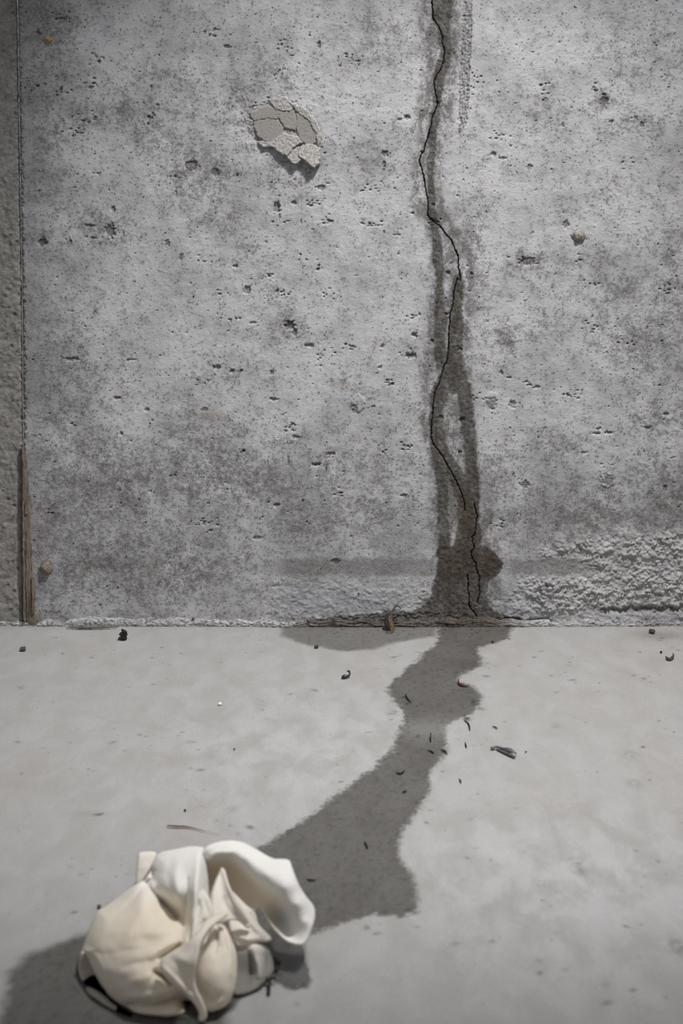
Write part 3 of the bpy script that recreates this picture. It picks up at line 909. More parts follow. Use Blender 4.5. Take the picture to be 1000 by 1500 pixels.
# ------------------------------------------------------------------ wooden strip in the joint
def wood_material():
    t = NT('weathered wood')
    n = t.noise(1, 6, 0.65, t.scaled((900, 400, 22)))
    n2 = t.noise(60, 4, 0.6)
    c = t.mix(t.ramp(n, 0.35, 0.68), (0.055, 0.04, 0.028), (0.24, 0.195, 0.15))
    c = t.mix(t.ramp(n2, 0.45, 0.7, 0, 0.6), c, (0.19, 0.17, 0.15))
    t.link(c, t.b.inputs['Base Color'])
    t.b.inputs['Roughness'].default_value = 0.9
    t.link(t.bump(n, 0.8, 0.0015), t.b.inputs['Normal'])
    return t.m


M_wood = wood_material()
strip = empty('wood_strip', wl(40, 910))
tag(strip, 'weathered brown wooden strip wedged in the wall joint beside the left panel', 'wood')


def sliver(name, tab, thick, seed, parent, mat=M_wood):
    """an upright splintered sliver whose edges are tabled by height"""
    t = np.array(tab, float)
    ys = np.arange(t[0, 0], t[-1, 0] + 0.1, 1.2)
    us = np.linspace(0, 1, 15)
    U, Y = np.meshgrid(us, ys)
    xl = np.interp(Y, t[:, 0], t[:, 1])
    xr = np.interp(Y, t[:, 0], t[:, 2])
    jit = fbm(U * 0 + seed, Y / 12, 3, seed) * 1.5
    X = xl + (xr - xl) * U + jit
    gr = fbm(U * 6 + seed, Y / 60, 3, seed + 2) * 1.8 + fbm(U * 3, Y / 9, 2, seed + 5) * 0.6
    Hh = thick * np.sin(np.pi * np.clip(U, 0.0, 1)) ** 0.35 + gr * (np.sin(np.pi * U) ** 0.5) - 1.5
    co = np.stack([(X - 500) * 0.001, -Hh * 0.001, (916 - Y) * 0.001], -1).reshape(-1, 3)
    return obj(name, np_mesh(name, co, grid_quads(*X.shape)[:, ::-1]), mat, parent)


sliver('strip_body', [(652, 32, 35), (668, 31, 39), (700, 31, 42), (735, 32, 43), (760, 34, 45), (800, 34, 47), (850, 35, 49), (893, 37, 51), (904, 38, 56), (914, 38, 60)], 4.5, 3, strip)
sliver('splinter', [(654, 32, 36), (690, 33, 38), (740, 33, 37), (800, 33, 37), (860, 34, 38), (908, 34, 39)], 7.5, 11, strip)
sliver('splinter', [(736, 37, 43), (744, 35, 43.5), (752, 35, 42)], 8, 17, strip)
sliver('splinter', [(846, 45, 50), (856, 45, 52), (880, 46, 51), (898, 46, 52)], 7, 23, strip)

# ------------------------------------------------------------------ the rag
def cp(px, py, q=0.0):
    """point seen at (px, py), standing q mm nearer than 1.2 m from the camera plane"""
    d = 1.2 - q * 0.001
    return Vector(((px - 500) * d / F, d - D, H - (py - 246) * d / F))


def catmull(P, n):
    P = np.array(P, float)
    Q = np.concatenate([[2 * P[0] - P[1]], P, [2 * P[-1] - P[-2]]])
    out = []
    m = len(P) - 1
    for k in range(n):
        s = k / (n - 1) * m
        i = min(int(s), m - 1)
        t = s - i
        a, b, c, d = Q[i], Q[i + 1], Q[i + 2], Q[i + 3]
        out.append(0.5 * ((2 * b) + (c - a) * t + (2 * a - 5 * b + 4 * c - d) * t * t + (3 * b - a - 3 * c + d) * t ** 3))
    return np.array(out)


def tps(pts, reg=0.012):
    """smooth depth surface through seen points"""
    p = np.array(pts, float)
    n = len(p)
    c = p[:, :2] / 100.0

    def k(r2):
        return 0.5 * r2 * np.log(r2 + 1e-9)
    K = k(((c[:, None] - c[None]) ** 2).sum(2)) + np.eye(n) * reg
    P = np.concatenate([np.ones((n, 1)), c], 1)
    A = np.zeros((n + 3, n + 3))
    A[:n, :n], A[:n, n:], A[n:, :n] = K, P, P.T
    w = np.linalg.solve(A, np.concatenate([p[:, 2], np.zeros(3)]))

    def f(X, Y):
        x, y = X / 100.0, Y / 100.0
        o = w[n] + w[n + 1] * x + w[n + 2] * y
        for i in range(n):
            o = o + w[i] * k((x - c[i, 0]) ** 2 + (y - c[i, 1]) ** 2)
        return o
    return f


RAG_CO, RAG_Q, RAG_W, RAG_C = [], [], [], []


def rag_layer(outline, pts, edge_w, drop, thick, folds=(), wet=None, step=1.3, wob=1.0, seed=0, cream=0.5, reg=0.012):
    """one layer of the crumpled cloth: front and back skin closed along a rounded rim.
    outline, depth points and fold lines are measured on the photograph; depths in mm"""
    o = np.array(outline, float)
    o = np.array([catmull(np.vstack([o, o[:1]]), len(o) * 5)])[0]
    x0, y0 = o.min(0) - 4
    x1, y1 = o.max(0) + 4
    X, Y = np.meshgrid(np.arange(x0, x1, step), np.arange(y0, y1, step))
    sd = poly_sd(o, X, Y)
    # pull the rim vertices onto the outline
    gy, gx = np.gradient(sd, step)
    gl = np.hypot(gx, gy) + 1e-9
    near = (sd < step * 0.75) & (sd > -step * 1.6)
    X = np.where(near, X - gx / gl * sd, X)
    Y = np.where(near, Y - gy / gl * sd, Y)
    inside = sd > -step * 1.6
    sdc = np.where(near, 0.0, np.maximum(sd, 0))
    q = tps(pts, reg)(X, Y)
    for (ln, amp, wdt, kind) in folds:
        ln = np.array(ln, float)
        # amplitude fades toward both ends of the fold
        d = np.full(X.shape, 1e9)
        tt = np.zeros(X.shape)
        for i in range(len(ln) - 1):
            a, b = ln[i], ln[i + 1]
            e = b - a
            t = np.clip(((X - a[0]) * e[0] + (Y - a[1]) * e[1]) / (e @ e), 0, 1)
            dd = np.hypot(X - a[0] - t * e[0], Y - a[1] - t * e[1])
            m = dd < d
            d = np.where(m, dd, d)
            tt = np.where(m, (i + t) / (len(ln) - 1), tt)
        fade = 0.35 + 0.65 * np.sin(np.pi * np.clip(tt, 0, 1)) ** 0.5
        q = q + amp * fade * (np.exp(-(d / wdt) ** 2) if kind == 'g' else np.exp(-d / wdt))
    q = q + wob * (fbm(X / 34 + seed, Y / 30, 2, 300 + seed) * 1.3)
    t = np.clip(sdc / edge_w, 0, 1)
    s = np.sqrt(np.clip(1 - (1 - t) ** 2, 0, 1))
    qf = q - drop * (1 - s)
    qb = q - drop - thick * s
    nv = sum(len(c) for c in RAG_CO)
    idx = np.full(X.shape, -1)

    def pts3(Q):
        d = 1.2 - Q * 0.001
        c = np.stack([(X - 500) * d / F, d - D, H - (Y - 246) * d / F], -1)
        return c
    quads = grid_quads(*X.shape)
    keep = inside.ravel()[quads].all(1) & ((sd.ravel()[quads] > step * 0.75).any(1))
    quads = quads[keep]
    used, inv = np.unique(quads, return_inverse=True)
    inv = inv.reshape(-1, 4)
    A = pts3(qf).reshape(-1, 3)[used]
    B = pts3(qb).reshape(-1, 3)[used]
    rim = sdc.ravel()[used] <= 0
    n = len(used)
    bi = np.where(rim, np.arange(n), np.arange(n) + n)     # rim vertices are shared by both skins
    RAG_CO.append(np.concatenate([A, B]))
    RAG_Q.append(np.concatenate([inv[:, ::-1], bi[inv]]) + nv)
    if wet is None:
        wv = np.zeros(n)
    else:
        wv = np.clip(wet(X, Y).ravel()[used], 0, 1)
    RAG_W.append(np.concatenate([wv, wv]))
    cv = np.full(n, cream) if isinstance(cream, float) else cream(X, Y).ravel()[used]
    RAG_C.append(np.concatenate([cv, cv]))


# main bundle: left bulges, the broad fold at the crest and the round upright fold beside it
rag_layer([(229, 1252), (240, 1247), (256, 1244), (275, 1240), (290, 1240), (300, 1246), (305, 1290), (308, 1350), (306, 1400), (302, 1440),
           (297, 1478), (275, 1491), (245, 1494), (215, 1491), (194, 1487), (178, 1478), (162, 1464), (147, 1441), (136, 1421), (127, 1404),
           (119, 1396), (123, 1382), (131, 1360), (142, 1336), (154, 1328), (180, 1309), (200, 1290), (219, 1266)],
          [(232, 1256, -30), (250, 1248, -26), (272, 1245, -24), (296, 1246, -22),
           (247, 1272, -8), (266, 1276, 0), (260, 1300, 20), (244, 1294, 8), (252, 1314, 21), (224, 1275, -22), (216, 1292, -10),
           (238, 1324, 4), (258, 1346, 14), (268, 1325, 22),
           (205, 1308, 6), (224, 1330, 27), (244, 1354, 42), (262, 1372, 48),
           (178, 1322, 4), (160, 1345, 20), (198, 1346, 36), (142, 1375, 34), (180, 1380, 55), (225, 1382, 61), (128, 1394, 34),
           (150, 1418, 56), (190, 1425, 75), (228, 1420, 80), (176, 1458, 72), (215, 1452, 86), (250, 1448, 84),
           (200, 1471, 80), (240, 1467, 80), (202, 1483, 84), (240, 1484, 88), (270, 1484, 84), (285, 1465, 70), (290, 1430, 66), (296, 1380, 46),
           (293, 1258, -8), (289, 1300, 22), (284, 1345, 42), (276, 1385, 58), (266, 1400, 66), (304, 1300, 10), (305, 1350, 26)],
          26, 26, 60,
          [([(212, 1292), (238, 1322), (262, 1349)], -19, 9, 'c'),
           ([(224, 1272), (222, 1287), (212, 1294)], -14, 5, 'c'),
           ([(274, 1285), (272, 1325), (268, 1358)], -9, 5, 'c'),
           ([(293, 1246), (288, 1300), (283, 1345), (270, 1392)], 8, 7, 'g'),
           ([(206, 1304), (196, 1316), (184, 1326)], -4, 4, 'c'),
           ([(180, 1312), (206, 1290), (232, 1255)], 3, 5, 'g'),
           ([(222, 1290), (222, 1304)], 5, 5, 'g'),
           ([(216, 1300), (238, 1330), (262, 1358)], 4, 6, 'g'),
           ([(120, 1396), (160, 1397), (200, 1390), (235, 1385), (262, 1374)], -2.0, 16, 'c'),
           ([(214, 1306), (205, 1335), (186, 1372)], 1.6, 7, 'g'), ([(210, 1304), (188, 1326), (158, 1352)], -1.3, 6, 'g'),
           ([(236, 1344), (222, 1362), (206, 1390)], -1.2, 7, 'g'), ([(238, 1414), (215, 1408), (176, 1418)], -1.5, 6, 'g'),
           ([(238, 1420), (214, 1430), (180, 1446)], 1.6, 7, 'g'), ([(262, 1262), (256, 1290), (262, 1326)], 2.0, 6, 'g'),
           ([(250, 1250), (246, 1280), (252, 1310)], -1.6, 6, 'g'), ([(122, 1390), (140, 1400), (152, 1424)], 2.5, 5, 'g'),
           ([(196, 1366), (240, 1365)], 2, 9, 'g'),
           ([(230, 1405), (248, 1394), (266, 1382)], -14, 6, 'c'),
           ([(224, 1398), (245, 1386), (266, 1376)], 4, 7, 'g'),
           ([(224, 1422), (236, 1428), (252, 1444)], -17, 6, 'c'),
           ([(186, 1472), (225, 1470), (250, 1464), (268, 1456)], -13, 6, 'c'),
           ([(184, 1462), (225, 1460), (246, 1452)], 3, 7, 'g'),
           ([(262, 1462), (278, 1474), (290, 1482)], -20, 9, 'g'),
           ([(190, 1484), (230, 1486), (264, 1487)], 4, 5, 'g'),
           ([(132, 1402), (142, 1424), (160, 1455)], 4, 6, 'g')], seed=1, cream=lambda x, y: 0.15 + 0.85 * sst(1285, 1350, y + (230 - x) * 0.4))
# pale corner behind the shoulder
rag_layer([(203, 1249), (215, 1247), (229, 1250), (220, 1272), (206, 1292), (199, 1294), (200, 1270)],
          [(205, 1250, -34), (227, 1252, -36), (202, 1290, -24), (215, 1275, -26)], 3, 1.5, 1.0, seed=2)
# turned-under hem on the lower left: inner hollow, rim and rolled edge
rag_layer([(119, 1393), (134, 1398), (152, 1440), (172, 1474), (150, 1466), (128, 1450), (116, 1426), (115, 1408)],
          [(120, 1398, 22), (116, 1422, 22), (128, 1446, 36), (140, 1420, 18), (160, 1464, 52), (140, 1440, 24)], 3, 1.5, 1.0, seed=3, wob=0.2, cream=0.9, wet=lambda x, y: 0.35 + 0 * x)  # shade of the hollow painted in through the wet value
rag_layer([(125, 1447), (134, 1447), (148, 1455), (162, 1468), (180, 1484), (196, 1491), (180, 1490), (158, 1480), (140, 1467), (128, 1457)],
          [(128, 1450, 46), (145, 1460, 55), (165, 1474, 67), (190, 1489, 79), (135, 1460, 52)], 6, 5, 5, seed=5, wob=0.3, cream=1.0, wet=lambda x, y: 0.6 + 0 * x)  # roll darkened by wet to put its shade into the colour
# arch rising from the crest and drooping to the right, open underneath
rag_layer([(294, 1250), (302, 1240), (315, 1234), (330, 1231), (345, 1231), (358, 1234), (375, 1243), (398, 1256), (412, 1257), (424, 1260),
           (429, 1272), (440, 1299), (452, 1317), (460, 1328), (462, 1341), (458, 1358), (451, 1376), (443, 1384), (432, 1384), (418, 1378),
           (404, 1365), (392, 1348), (381, 1330), (370, 1336), (350, 1330), (334, 1316), (310, 1325), (294, 1318), (290, 1285)],
          [(300, 1246, -24), (315, 1237, -34), (345, 1234, -44), (378, 1246, -42), (402, 1258, -36), (424, 1264, -30), (444, 1305, -14), (459, 1331, -6), (460, 1345, -2),
           (308, 1252, -14), (322, 1243, -18), (345, 1245, -20), (362, 1256, -12), (390, 1279, 2), (414, 1299, 12), (434, 1324, 19), (448, 1350, 21), (446, 1378, 19),
           (410, 1275, -6), (432, 1296, 2),
           (318, 1266, -46), (310, 1290, -44), (336, 1262, -40), (345, 1278, -36), (362, 1296, -32), (388, 1315, -22), (400, 1330, -16), (412, 1350, -10), (424, 1368, -2),
           (384, 1333, 2), (397, 1356, 13), (418, 1377, 18), (435, 1383, 20), (370, 1326, -14), (345, 1312, -26), (318, 1314, -30)],
          3.5, 3.0, 1.5,
          [([(340, 1252), (352, 1268), (372, 1286), (398, 1302), (416, 1317), (430, 1342), (436, 1366)], 2.5, 8, 'g'),
           ([(300, 1262), (318, 1250), (338, 1249)], 4, 5, 'g'),
           ([(382, 1332), (396, 1356), (420, 1378)], 2.5, 4, 'g'),
           ([(424, 1262), (430, 1290), (446, 1330)], 2.5, 8, 'g'),
           ([(352, 1240), (385, 1262), (410, 1290)], -1.5, 8, 'g')],
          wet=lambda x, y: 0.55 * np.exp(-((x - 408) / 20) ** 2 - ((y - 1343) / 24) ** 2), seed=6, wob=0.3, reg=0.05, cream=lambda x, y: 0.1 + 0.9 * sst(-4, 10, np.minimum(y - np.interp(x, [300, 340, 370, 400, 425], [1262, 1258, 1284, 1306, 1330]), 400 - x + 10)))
# inner petals and the strands running down to the right
rag_layer([(333, 1296), (345, 1310), (360, 1325), (374, 1338), (378, 1352), (388, 1364), (398, 1374), (392, 1380), (376, 1380), (360, 1386),
           (346, 1386), (338, 1372), (334, 1350)],
          [(336, 1302, -6), (347, 1316, 2), (365, 1336, 6), (376, 1352, 8), (392, 1374, 12), (360, 1362, 22), (346, 1350, 18), (352, 1380, 26), (372, 1374, 20)],
          4, 4, 6,
          [([(340, 1305), (356, 1332), (372, 1356), (384, 1370)], 4, 4, 'g'), ([(346, 1326), (352, 1345), (362, 1360)], -6, 3.5, 'c'),
           ([(366, 1336), (378, 1358)], -4, 3, 'c'), ([(346, 1370), (362, 1376), (382, 1374)], 3, 5, 'g')],
          wet=lambda x, y: 0.35 * sst(355, 385, x), seed=7, wob=0.5)
rag_layer([(324, 1270), (330, 1275), (336, 1295), (346, 1317), (360, 1337), (368, 1354), (362, 1360), (350, 1350), (338, 1348), (322, 1352),
           (310, 1348), (306, 1322), (313, 1295)],
          [(325, 1274, -2), (318, 1300, 14), (311, 1330, 32), (328, 1310, 24), (338, 1330, 32), (325, 1345, 40), (352, 1340, 28), (364, 1354, 24)],
          3, 2.5, 1.5,
          [([(327, 1273), (334, 1297), (346, 1322), (362, 1348)], 6, 4, 'g'), ([(324, 1302), (330, 1325), (342, 1345)], -3, 5, 'g'),
           ([(320, 1286), (314, 1310), (312, 1335)], 2, 3, 'g')],
          wet=lambda x, y: 0.3 * np.exp(-((x - 330) / 6) ** 2 - ((y - 1314) / 6) ** 2), seed=8, wob=0.5)
rag_layer([(285, 1332), (288, 1314), (296, 1303), (304, 1310), (311, 1326), (314, 1346), (306, 1356), (296, 1368), (284, 1386), (278, 1380), (281, 1355)],
          [(296, 1308, 26), (288, 1330, 36), (298, 1335, 44), (310, 1340, 38), (292, 1362, 54), (282, 1380, 60)],
          3.5, 3, 2,
          [([(290, 1318), (292, 1332), (288, 1345)], -6, 2.6, 'c'), ([(304, 1314), (309, 1335), (304, 1350)], 3, 3, 'g'), ([(300, 1346), (292, 1360)], -4, 3, 'c')],
          seed=9, wob=0.4)
# pouch on the right
rag_layer([(302, 1366), (312, 1350), (326, 1350), (334, 1364), (341, 1380), (346, 1395), (347, 1420), (343, 1450), (334, 1470), (320, 1480), (305, 1484),
           (294, 1474), (286, 1450), (286, 1428), (290, 1402), (295, 1382)],
          [(318, 1358, 48), (300, 1385, 60), (318, 1392, 68), (336, 1398, 62), (298, 1420, 76), (320, 1425, 82), (338, 1428, 72), (300, 1455, 80),
           (318, 1456, 86), (333, 1458, 78), (314, 1474, 82)],
          11, 12, 20,
          [([(310, 1356), (303, 1374), (298, 1392)], -6, 3, 'c'), ([(318, 1354), (318, 1376), (314, 1398)], -7, 3, 'c'),
           ([(325, 1356), (329, 1376), (330, 1392)], -4.5, 3, 'c'), ([(332, 1366), (338, 1392), (338, 1430)], 2.5, 4, 'g'),
           ([(322, 1362), (324, 1384)], 3, 3, 'g'), ([(292, 1452), (306, 1462), (322, 1458)], -5, 6, 'g')], seed=10, wob=0.7, cream=0.85)
# front pleat twisting down across the middle, its hem curling forward
rag_layer([(236, 1404), (250, 1394), (268, 1384), (288, 1366), (300, 1350), (312, 1341), (324, 1337), (334, 1337), (330, 1344), (318, 1352), (305, 1364),
           (295, 1382), (290, 1405), (286, 1430), (288, 1447), (297, 1466), (303, 1484), (300, 1495), (291, 1495), (291, 1483), (283, 1469),
           (270, 1455), (254, 1443), (241, 1430), (234, 1416)],
          [(240, 1408, 88), (265, 1405, 93), (286, 1405, 94), (282, 1435, 95), (262, 1432, 93), (275, 1452, 95), (293, 1474, 95), (298, 1490, 90),
           (305, 1353, 66), (328, 1340, 50), (286, 1375, 84), (262, 1390, 82)],
          4, 4, 2,
          [([(332, 1339), (306, 1360), (292, 1385), (287, 1410), (284, 1440), (296, 1470), (300, 1488)], 2.2, 5, 'g'),
           ([(240, 1418), (262, 1440), (284, 1462)], 2.5, 4, 'g'), ([(250, 1404), (272, 1422), (280, 1445)], -2.5, 7, 'g')], seed=11, wob=0.5, cream=0.75)
# soaked tail trailing into the puddle
rag_layer([(344, 1384), (360, 1380), (378, 1380), (392, 1388), (402, 1402), (406, 1414), (400, 1426), (390, 1438), (376, 1450), (352, 1458), (340, 1450)],
          [(350, 1390, 26), (372, 1388, 24), (392, 1396, 12), (402, 1412, 12), (378, 1408, 30), (384, 1434, 36), (362, 1448, 48), (350, 1425, 36), (366, 1425, 34)],
          5, 4, 4,
          [([(372, 1386), (378, 1410), (382, 1434)], 6, 7, 'g'), ([(362, 1392), (366, 1420), (364, 1446)], -4, 4, 'c'), ([(392, 1394), (392, 1420)], -4, 4, 'c')],
          wet=lambda x, y: 0.95 * sst(1380, 1400, y) * (1 - 0.55 * np.exp(-((x - 379) / 8) ** 2 - ((y - 1408) / 22) ** 2)), seed=12, wob=0.4)

co = np.concatenate(RAG_CO)
co[:, 2] = np.maximum(co[:, 2], 0.0006)
wetr = np.concatenate(RAG_W)
rag_me = np_mesh('rag', co, np.concatenate(RAG_Q), {'wet': wetr, 'cream': np.concatenate(RAG_C)})
rag_me.validate()


def rag_material():
    t = NT('cotton rag')
    n = t.noise(30, 4, 0.5)
    wet = t.attr('wet')
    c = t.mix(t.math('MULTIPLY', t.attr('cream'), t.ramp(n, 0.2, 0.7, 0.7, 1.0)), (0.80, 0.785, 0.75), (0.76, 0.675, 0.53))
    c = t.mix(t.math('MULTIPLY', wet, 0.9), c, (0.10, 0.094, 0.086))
    t.link(c, t.b.inputs['Base Color'])
    t.b.inputs['Roughness'].default_value = 0.85
    t.b.inputs['Specular IOR Level'].default_value = 0.15
    t.link(t.math('MULTIPLY', t.math('SUBTRACT', 1.0, wet, True), 0.3), t.b.inputs['Subsurface Weight'])
    t.b.inputs['Subsurface Radius'].default_value = (1.0, 0.62, 0.30)
    t.b.inputs['Subsurface Scale'].default_value = 0.005
    t.b.inputs['Sheen Weight'].default_value = 0.05
    wv = t.n('ShaderNodeTexWave', wave_type='BANDS', bands_direction='DIAGONAL')
    t.link(t.co, wv.inputs['Vector'])
    wv.inputs['Scale'].default_value = 620
    wv.inputs['Distortion'].default_value = 1.5
    t.link(t.bump(t.math('ADD', wv.outputs['Fac'], t.noise(900, 2, 0.5)), 0.10, 0.0004), t.b.inputs['Normal'])
    return t.m


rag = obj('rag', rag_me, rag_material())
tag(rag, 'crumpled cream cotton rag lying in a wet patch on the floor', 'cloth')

# ------------------------------------------------------------------ water
def water_material():
    t = NT('clear water')
    t.b.inputs['Base Color'].default_value = (0.93, 0.95, 0.95, 1)
    t.b.inputs['Roughness'].default_value = 0.02
    t.b.inputs['IOR'].default_value = 1.33
    t.b.inputs['Transmission Weight'].default_value = 1.0
    t.link(t.bump(t.noise(120, 2, 0.5), 0.15, 0.0006), t.b.inputs['Normal'])
    return t.m


M_water = water_material()


def build_puddle(name, poly, depth, label, step=0.0012):
    P = [tuple(fl(a, b)[:2]) for a, b in poly]
    p = np.array(P)
    x0, y0 = p.min(0) - 0.004
    x1, y1 = p.max(0) + 0.004
    X, Y = np.meshgrid(np.arange(x0, x1, step), np.arange(y0, y1, step))
    n = fbm(X * 90, Y * 90, 3, 400)
    sd = poly_sd(P, X + n * 0.004, Y + n * 0.004)
    h = depth * np.sqrt(np.clip(sd / 0.004, 0, 1) * (2 - np.clip(sd / 0.004, 0, 1))) + 0.0003
    q = grid_quads(*X.shape)
    keep = (sd.ravel()[q] > -0.0006).all(1)
    co = np.stack([X, Y, h], -1).reshape(-1, 3)
    return tag(obj(name, sub_mesh(name, co, q[keep], {}), M_water), label, 'water')


build_puddle('puddle', [(300, 1400), (345, 1375), (400, 1365), (440, 1380), (448, 1405), (456, 1435), (452, 1445), (430, 1450), (405, 1440), (392, 1440),
                        (380, 1452), (352, 1460), (342, 1478), (322, 1490), (290, 1500), (255, 1502), (240, 1480), (290, 1440)], 0.0022,
             'clear water puddle spreading out from under the rag at its right')
bm = bmesh.new()
rs = np.random.RandomState(12)
for k in range(46):
    px = rs.choice([rs.uniform(575, 720), rs.uniform(655, 705), rs.uniform(430, 600)])
    py = rs.uniform(917, 928)
    p = fl(px, py)
    r = rs.uniform(0.0006, 0.0017)
    m = Matrix.Translation((p.x, p.y - 0.010, 0.0006)) @ Matrix.Diagonal((r, r, r * 0.7, 1))
    bmesh.ops.create_icosphere(bm, subdivisions=2, radius=1, matrix=m)
for f in bm.faces:
    f.smooth = True
me = bpy.data.meshes.new('water_beads')
bm.to_mesh(me)
bm.free()
tag(obj('water_beads', me, M_water), 'tiny glinting water beads along the wet foot of the wall', 'water', kind='stuff')

# ------------------------------------------------------------------ debris
M_dkstone = simple('dark grey stone', (0.10, 0.10, 0.105), 0.8, 0.5, 600, 0.5)
M_soil = simple('dark soil crumb', (0.035, 0.026, 0.024), 0.85, 0.6, 900, 0.8)
M_brown = simple('brown crumb', (0.12, 0.08, 0.055), 0.85, 0.6, 900, 0.8)
M_slate = simple('shiny dark chip', (0.022, 0.022, 0.026), 0.25, 0.4, 700, 0.5, 0.6)
M_leaf = simple('dry red leaf', (0.12, 0.038, 0.018), 0.6, 0.6, 500, 0.4)
M_husk = simple('dry brown husk', (0.125, 0.095, 0.062), 0.7, 0.65, 400, 0.6)
M_straw = simple('brown straw', (0.17, 0.095, 0.035), 0.6, 0.5, 500, 0.3)
M_black = simple('black fibre', (0.018, 0.017, 0.017), 0.6, 0.4, 500, 0.2)
M_white = simple('white chip', (0.75, 0.75, 0.74), 0.6, 0.1, 500, 0.2)
M_grey = simple('grey scrap', (0.12, 0.12, 0.125), 0.4, 0.6, 500, 0.5, 0.5, (0.045, 0.045, 0.05))
M_pale = simple('pale membrane', (0.42, 0.41, 0.39), 0.5, 0.3, 500, 0.3)
M_tan = simple('tan flake', (0.40, 0.30, 0.15), 0.7, 0.5, 500, 0.5)


def pebble(name, px, py, wpx, hpx, mat, label, cat, seed, sub=3, amp=0.28):
    sc = (fl(px, py).y + D) / F
    r = (wpx * 0.5 * sc, wpx * 0.45 * sc, hpx * 0.42 * sc)
    o = obj(name, pebble_mesh(name, r, seed, sub, amp), mat)
    o.location = fl(px, py + hpx * 0.4) + Vector((0, r[1] * 0.6, r[2] * 0.80))
    return tag(o, label, cat)


pebble('pebble', 33, 951, 10, 8, M_dkstone, 'small dark grey pebble on the floor at far left', 'stone', 3)
pebble('pebble', 463, 947, 7, 7, M_brown, 'tiny brown pebble below the wall foot in the middle', 'stone', 5)
pebble('pebble', 145, 1328, 6, 6, M_dkstone, 'tiny round dark bead touching the upper left of the rag', 'stone', 8)
pebble('pebble', 322, 1031, 6, 5, M_white, 'tiny white chip alone on the pale floor', 'stone', 11)
pebble('pebble', 968, 955, 4, 4, M_soil, 'tiny dark speck beside the curved crumb at far right', 'stone', 13)
pebble('pebble', 955, 925, 10, 8, M_brown, 'rusty brown crumb against the wall foot at right', 'stone', 15)
pebble('pebble', 721, 940, 3.5, 3.5, M_soil, 'minute black grain right of the wet trail below the crack', 'stone', 17)
pebble('pebble', 271, 1187, 4, 4, M_soil, 'minute dark grain above the brown straw', 'stone', 19)
pebble('pebble', 770, 1101, 3, 3, M_leaf, 'minute reddish grain just right of the curled grey scrap', 'stone', 23)
pebble('pebble', 343, 1217 - 120, 3, 3, M_soil, 'minute dark grain on the pale floor left of the wet trail', 'stone', 27)

cl = empty('soil_crumb', fl(180, 938))
tag(cl, 'knobbly dark brown soil crumb under the wall foot at left', 'dirt')
for k, (dx, dy, w) in enumerate([(0, 0, 9), (-2, -5, 8), (3, -4, 8), (1, -9, 7), (4, -8, 5), (-4, 2, 6), (2, 2, 8), (-1, -12, 4)]):
    s = 0.001 * 0.98
    o = obj('clod', pebble_mesh('clod', (w * .5 * s, w * .5 * s, w * .45 * s), 40 + k, 2, 0.35), M_soil if k != 5 else M_husk, cl)
    o.location = fl(180, 938) + Vector((dx * s, 0.002, (4 - dy) * s * 0.9))


def mesh_tube(name, pts, mat, parent=None, ns=8, nl=24, flat=1.0):
    """thin bent stem through world points with radius (m)"""
    P = catmull([np.array([*p[0], p[1]]) for p in pts], nl)
    bm = bmesh.new()
    rings = []
    for k in range(nl):
        c = P[k, :3]
        t = P[min(k + 1, nl - 1), :3] - P[max(k - 1, 0), :3]
        t /= np.linalg.norm(t) + 1e-12
        up = np.array([0, 0, 1.0])
        if abs(t[2]) > 0.9:
            up = np.array([0, -1.0, 0])
        s = np.cross(t, up)
        s /= np.linalg.norm(s)
        u = np.cross(s, t)
        r = max(P[k, 3], 1e-4) * (0.85 + 0.3 * random.random())
        rings.append([bm.verts.new(c + s * r * math.cos(a) + u * r * flat * math.sin(a)) for a in [2 * math.pi * i / ns for i in range(ns)]])
    for k in range(nl - 1):
        for i in range(ns):
            j = (i + 1) % ns
            bm.faces.new((rings[k][i], rings[k][j], rings[k + 1][j], rings[k + 1][i]))
    bm.faces.new(rings[0][::-1])
    bm.faces.new(rings[-1])
    bmesh.ops.recalc_face_normals(bm, faces=bm.faces)
    for f in bm.faces:
        f.smooth = True
    me = bpy.data.meshes.new(name)
    bm.to_mesh(me)
    bm.free()
    return obj(name, me, mat, parent)


# shiny dark chip with a hooked end
ch = empty('dark_chip', fl(505, 992))
tag(ch, 'shiny black chip with a hooked end on the pale floor', 'chip')
o = obj('chip_body', pebble_mesh('chip_body', (.0052, .003, .0028), 61, 3, 0.2), M_slate, ch)
o.location = fl(505, 991, 0.0022)
o.rotation_euler = (0, -0.3, 0.2)
mesh_tube('hook', [(fl(509, 990, 0.002), .0012), (fl(512, 988, 0.004), .0013), (fl(511, 983, 0.006), .0012), (fl(508, 983, 0.0065), .0008)], M_slate, ch, nl=12)
# curved crumb at the far right
cc = empty('curved_crumb', fl(980, 966))
tag(cc, 'brown crescent-shaped crumb on the floor at far right', 'crumb')
mesh_tube('crumb_body', [(fl(975, 962, .002), .0012), (fl(978, 965, .002), .0022), (fl(982, 965, .0022), .0021), (fl(986, 960, .003), .0012), (fl(985, 957, .005), .0007)], M_brown, cc)
# curled grey scrap
sc_ = empty('curled_scrap', fl(738, 1103))
tag(sc_, 'curled dark grey scrap lying on the pale floor right of the trail', 'scrap')
mesh_tube('scrap_rim', [(fl(719, 1096, .002), .0022), (fl(727, 1094, .003), .0017), (fl(735, 1096, .0035), .0018), (fl(746, 1099, .0045), .0032), (fl(755, 1104, .003), .0016)], M_grey, sc_, flat=0.7)
mesh_tube('scrap_edge', [(fl(728, 1097, .0015), .0011), (fl(738, 1102, .0015), .0015), (fl(747, 1106, .0018), .0016), (fl(754, 1109, .002), .0015)], M_grey, sc_, flat=0.8)
mesh_tube('scrap_web', [(fl(732, 1097, .002), .0010), (fl(740, 1099, .0022), .0020), (fl(749, 1103, .0028), .0022), (fl(754, 1106, .0025), .0012)], M_pale, sc_, flat=0.35)
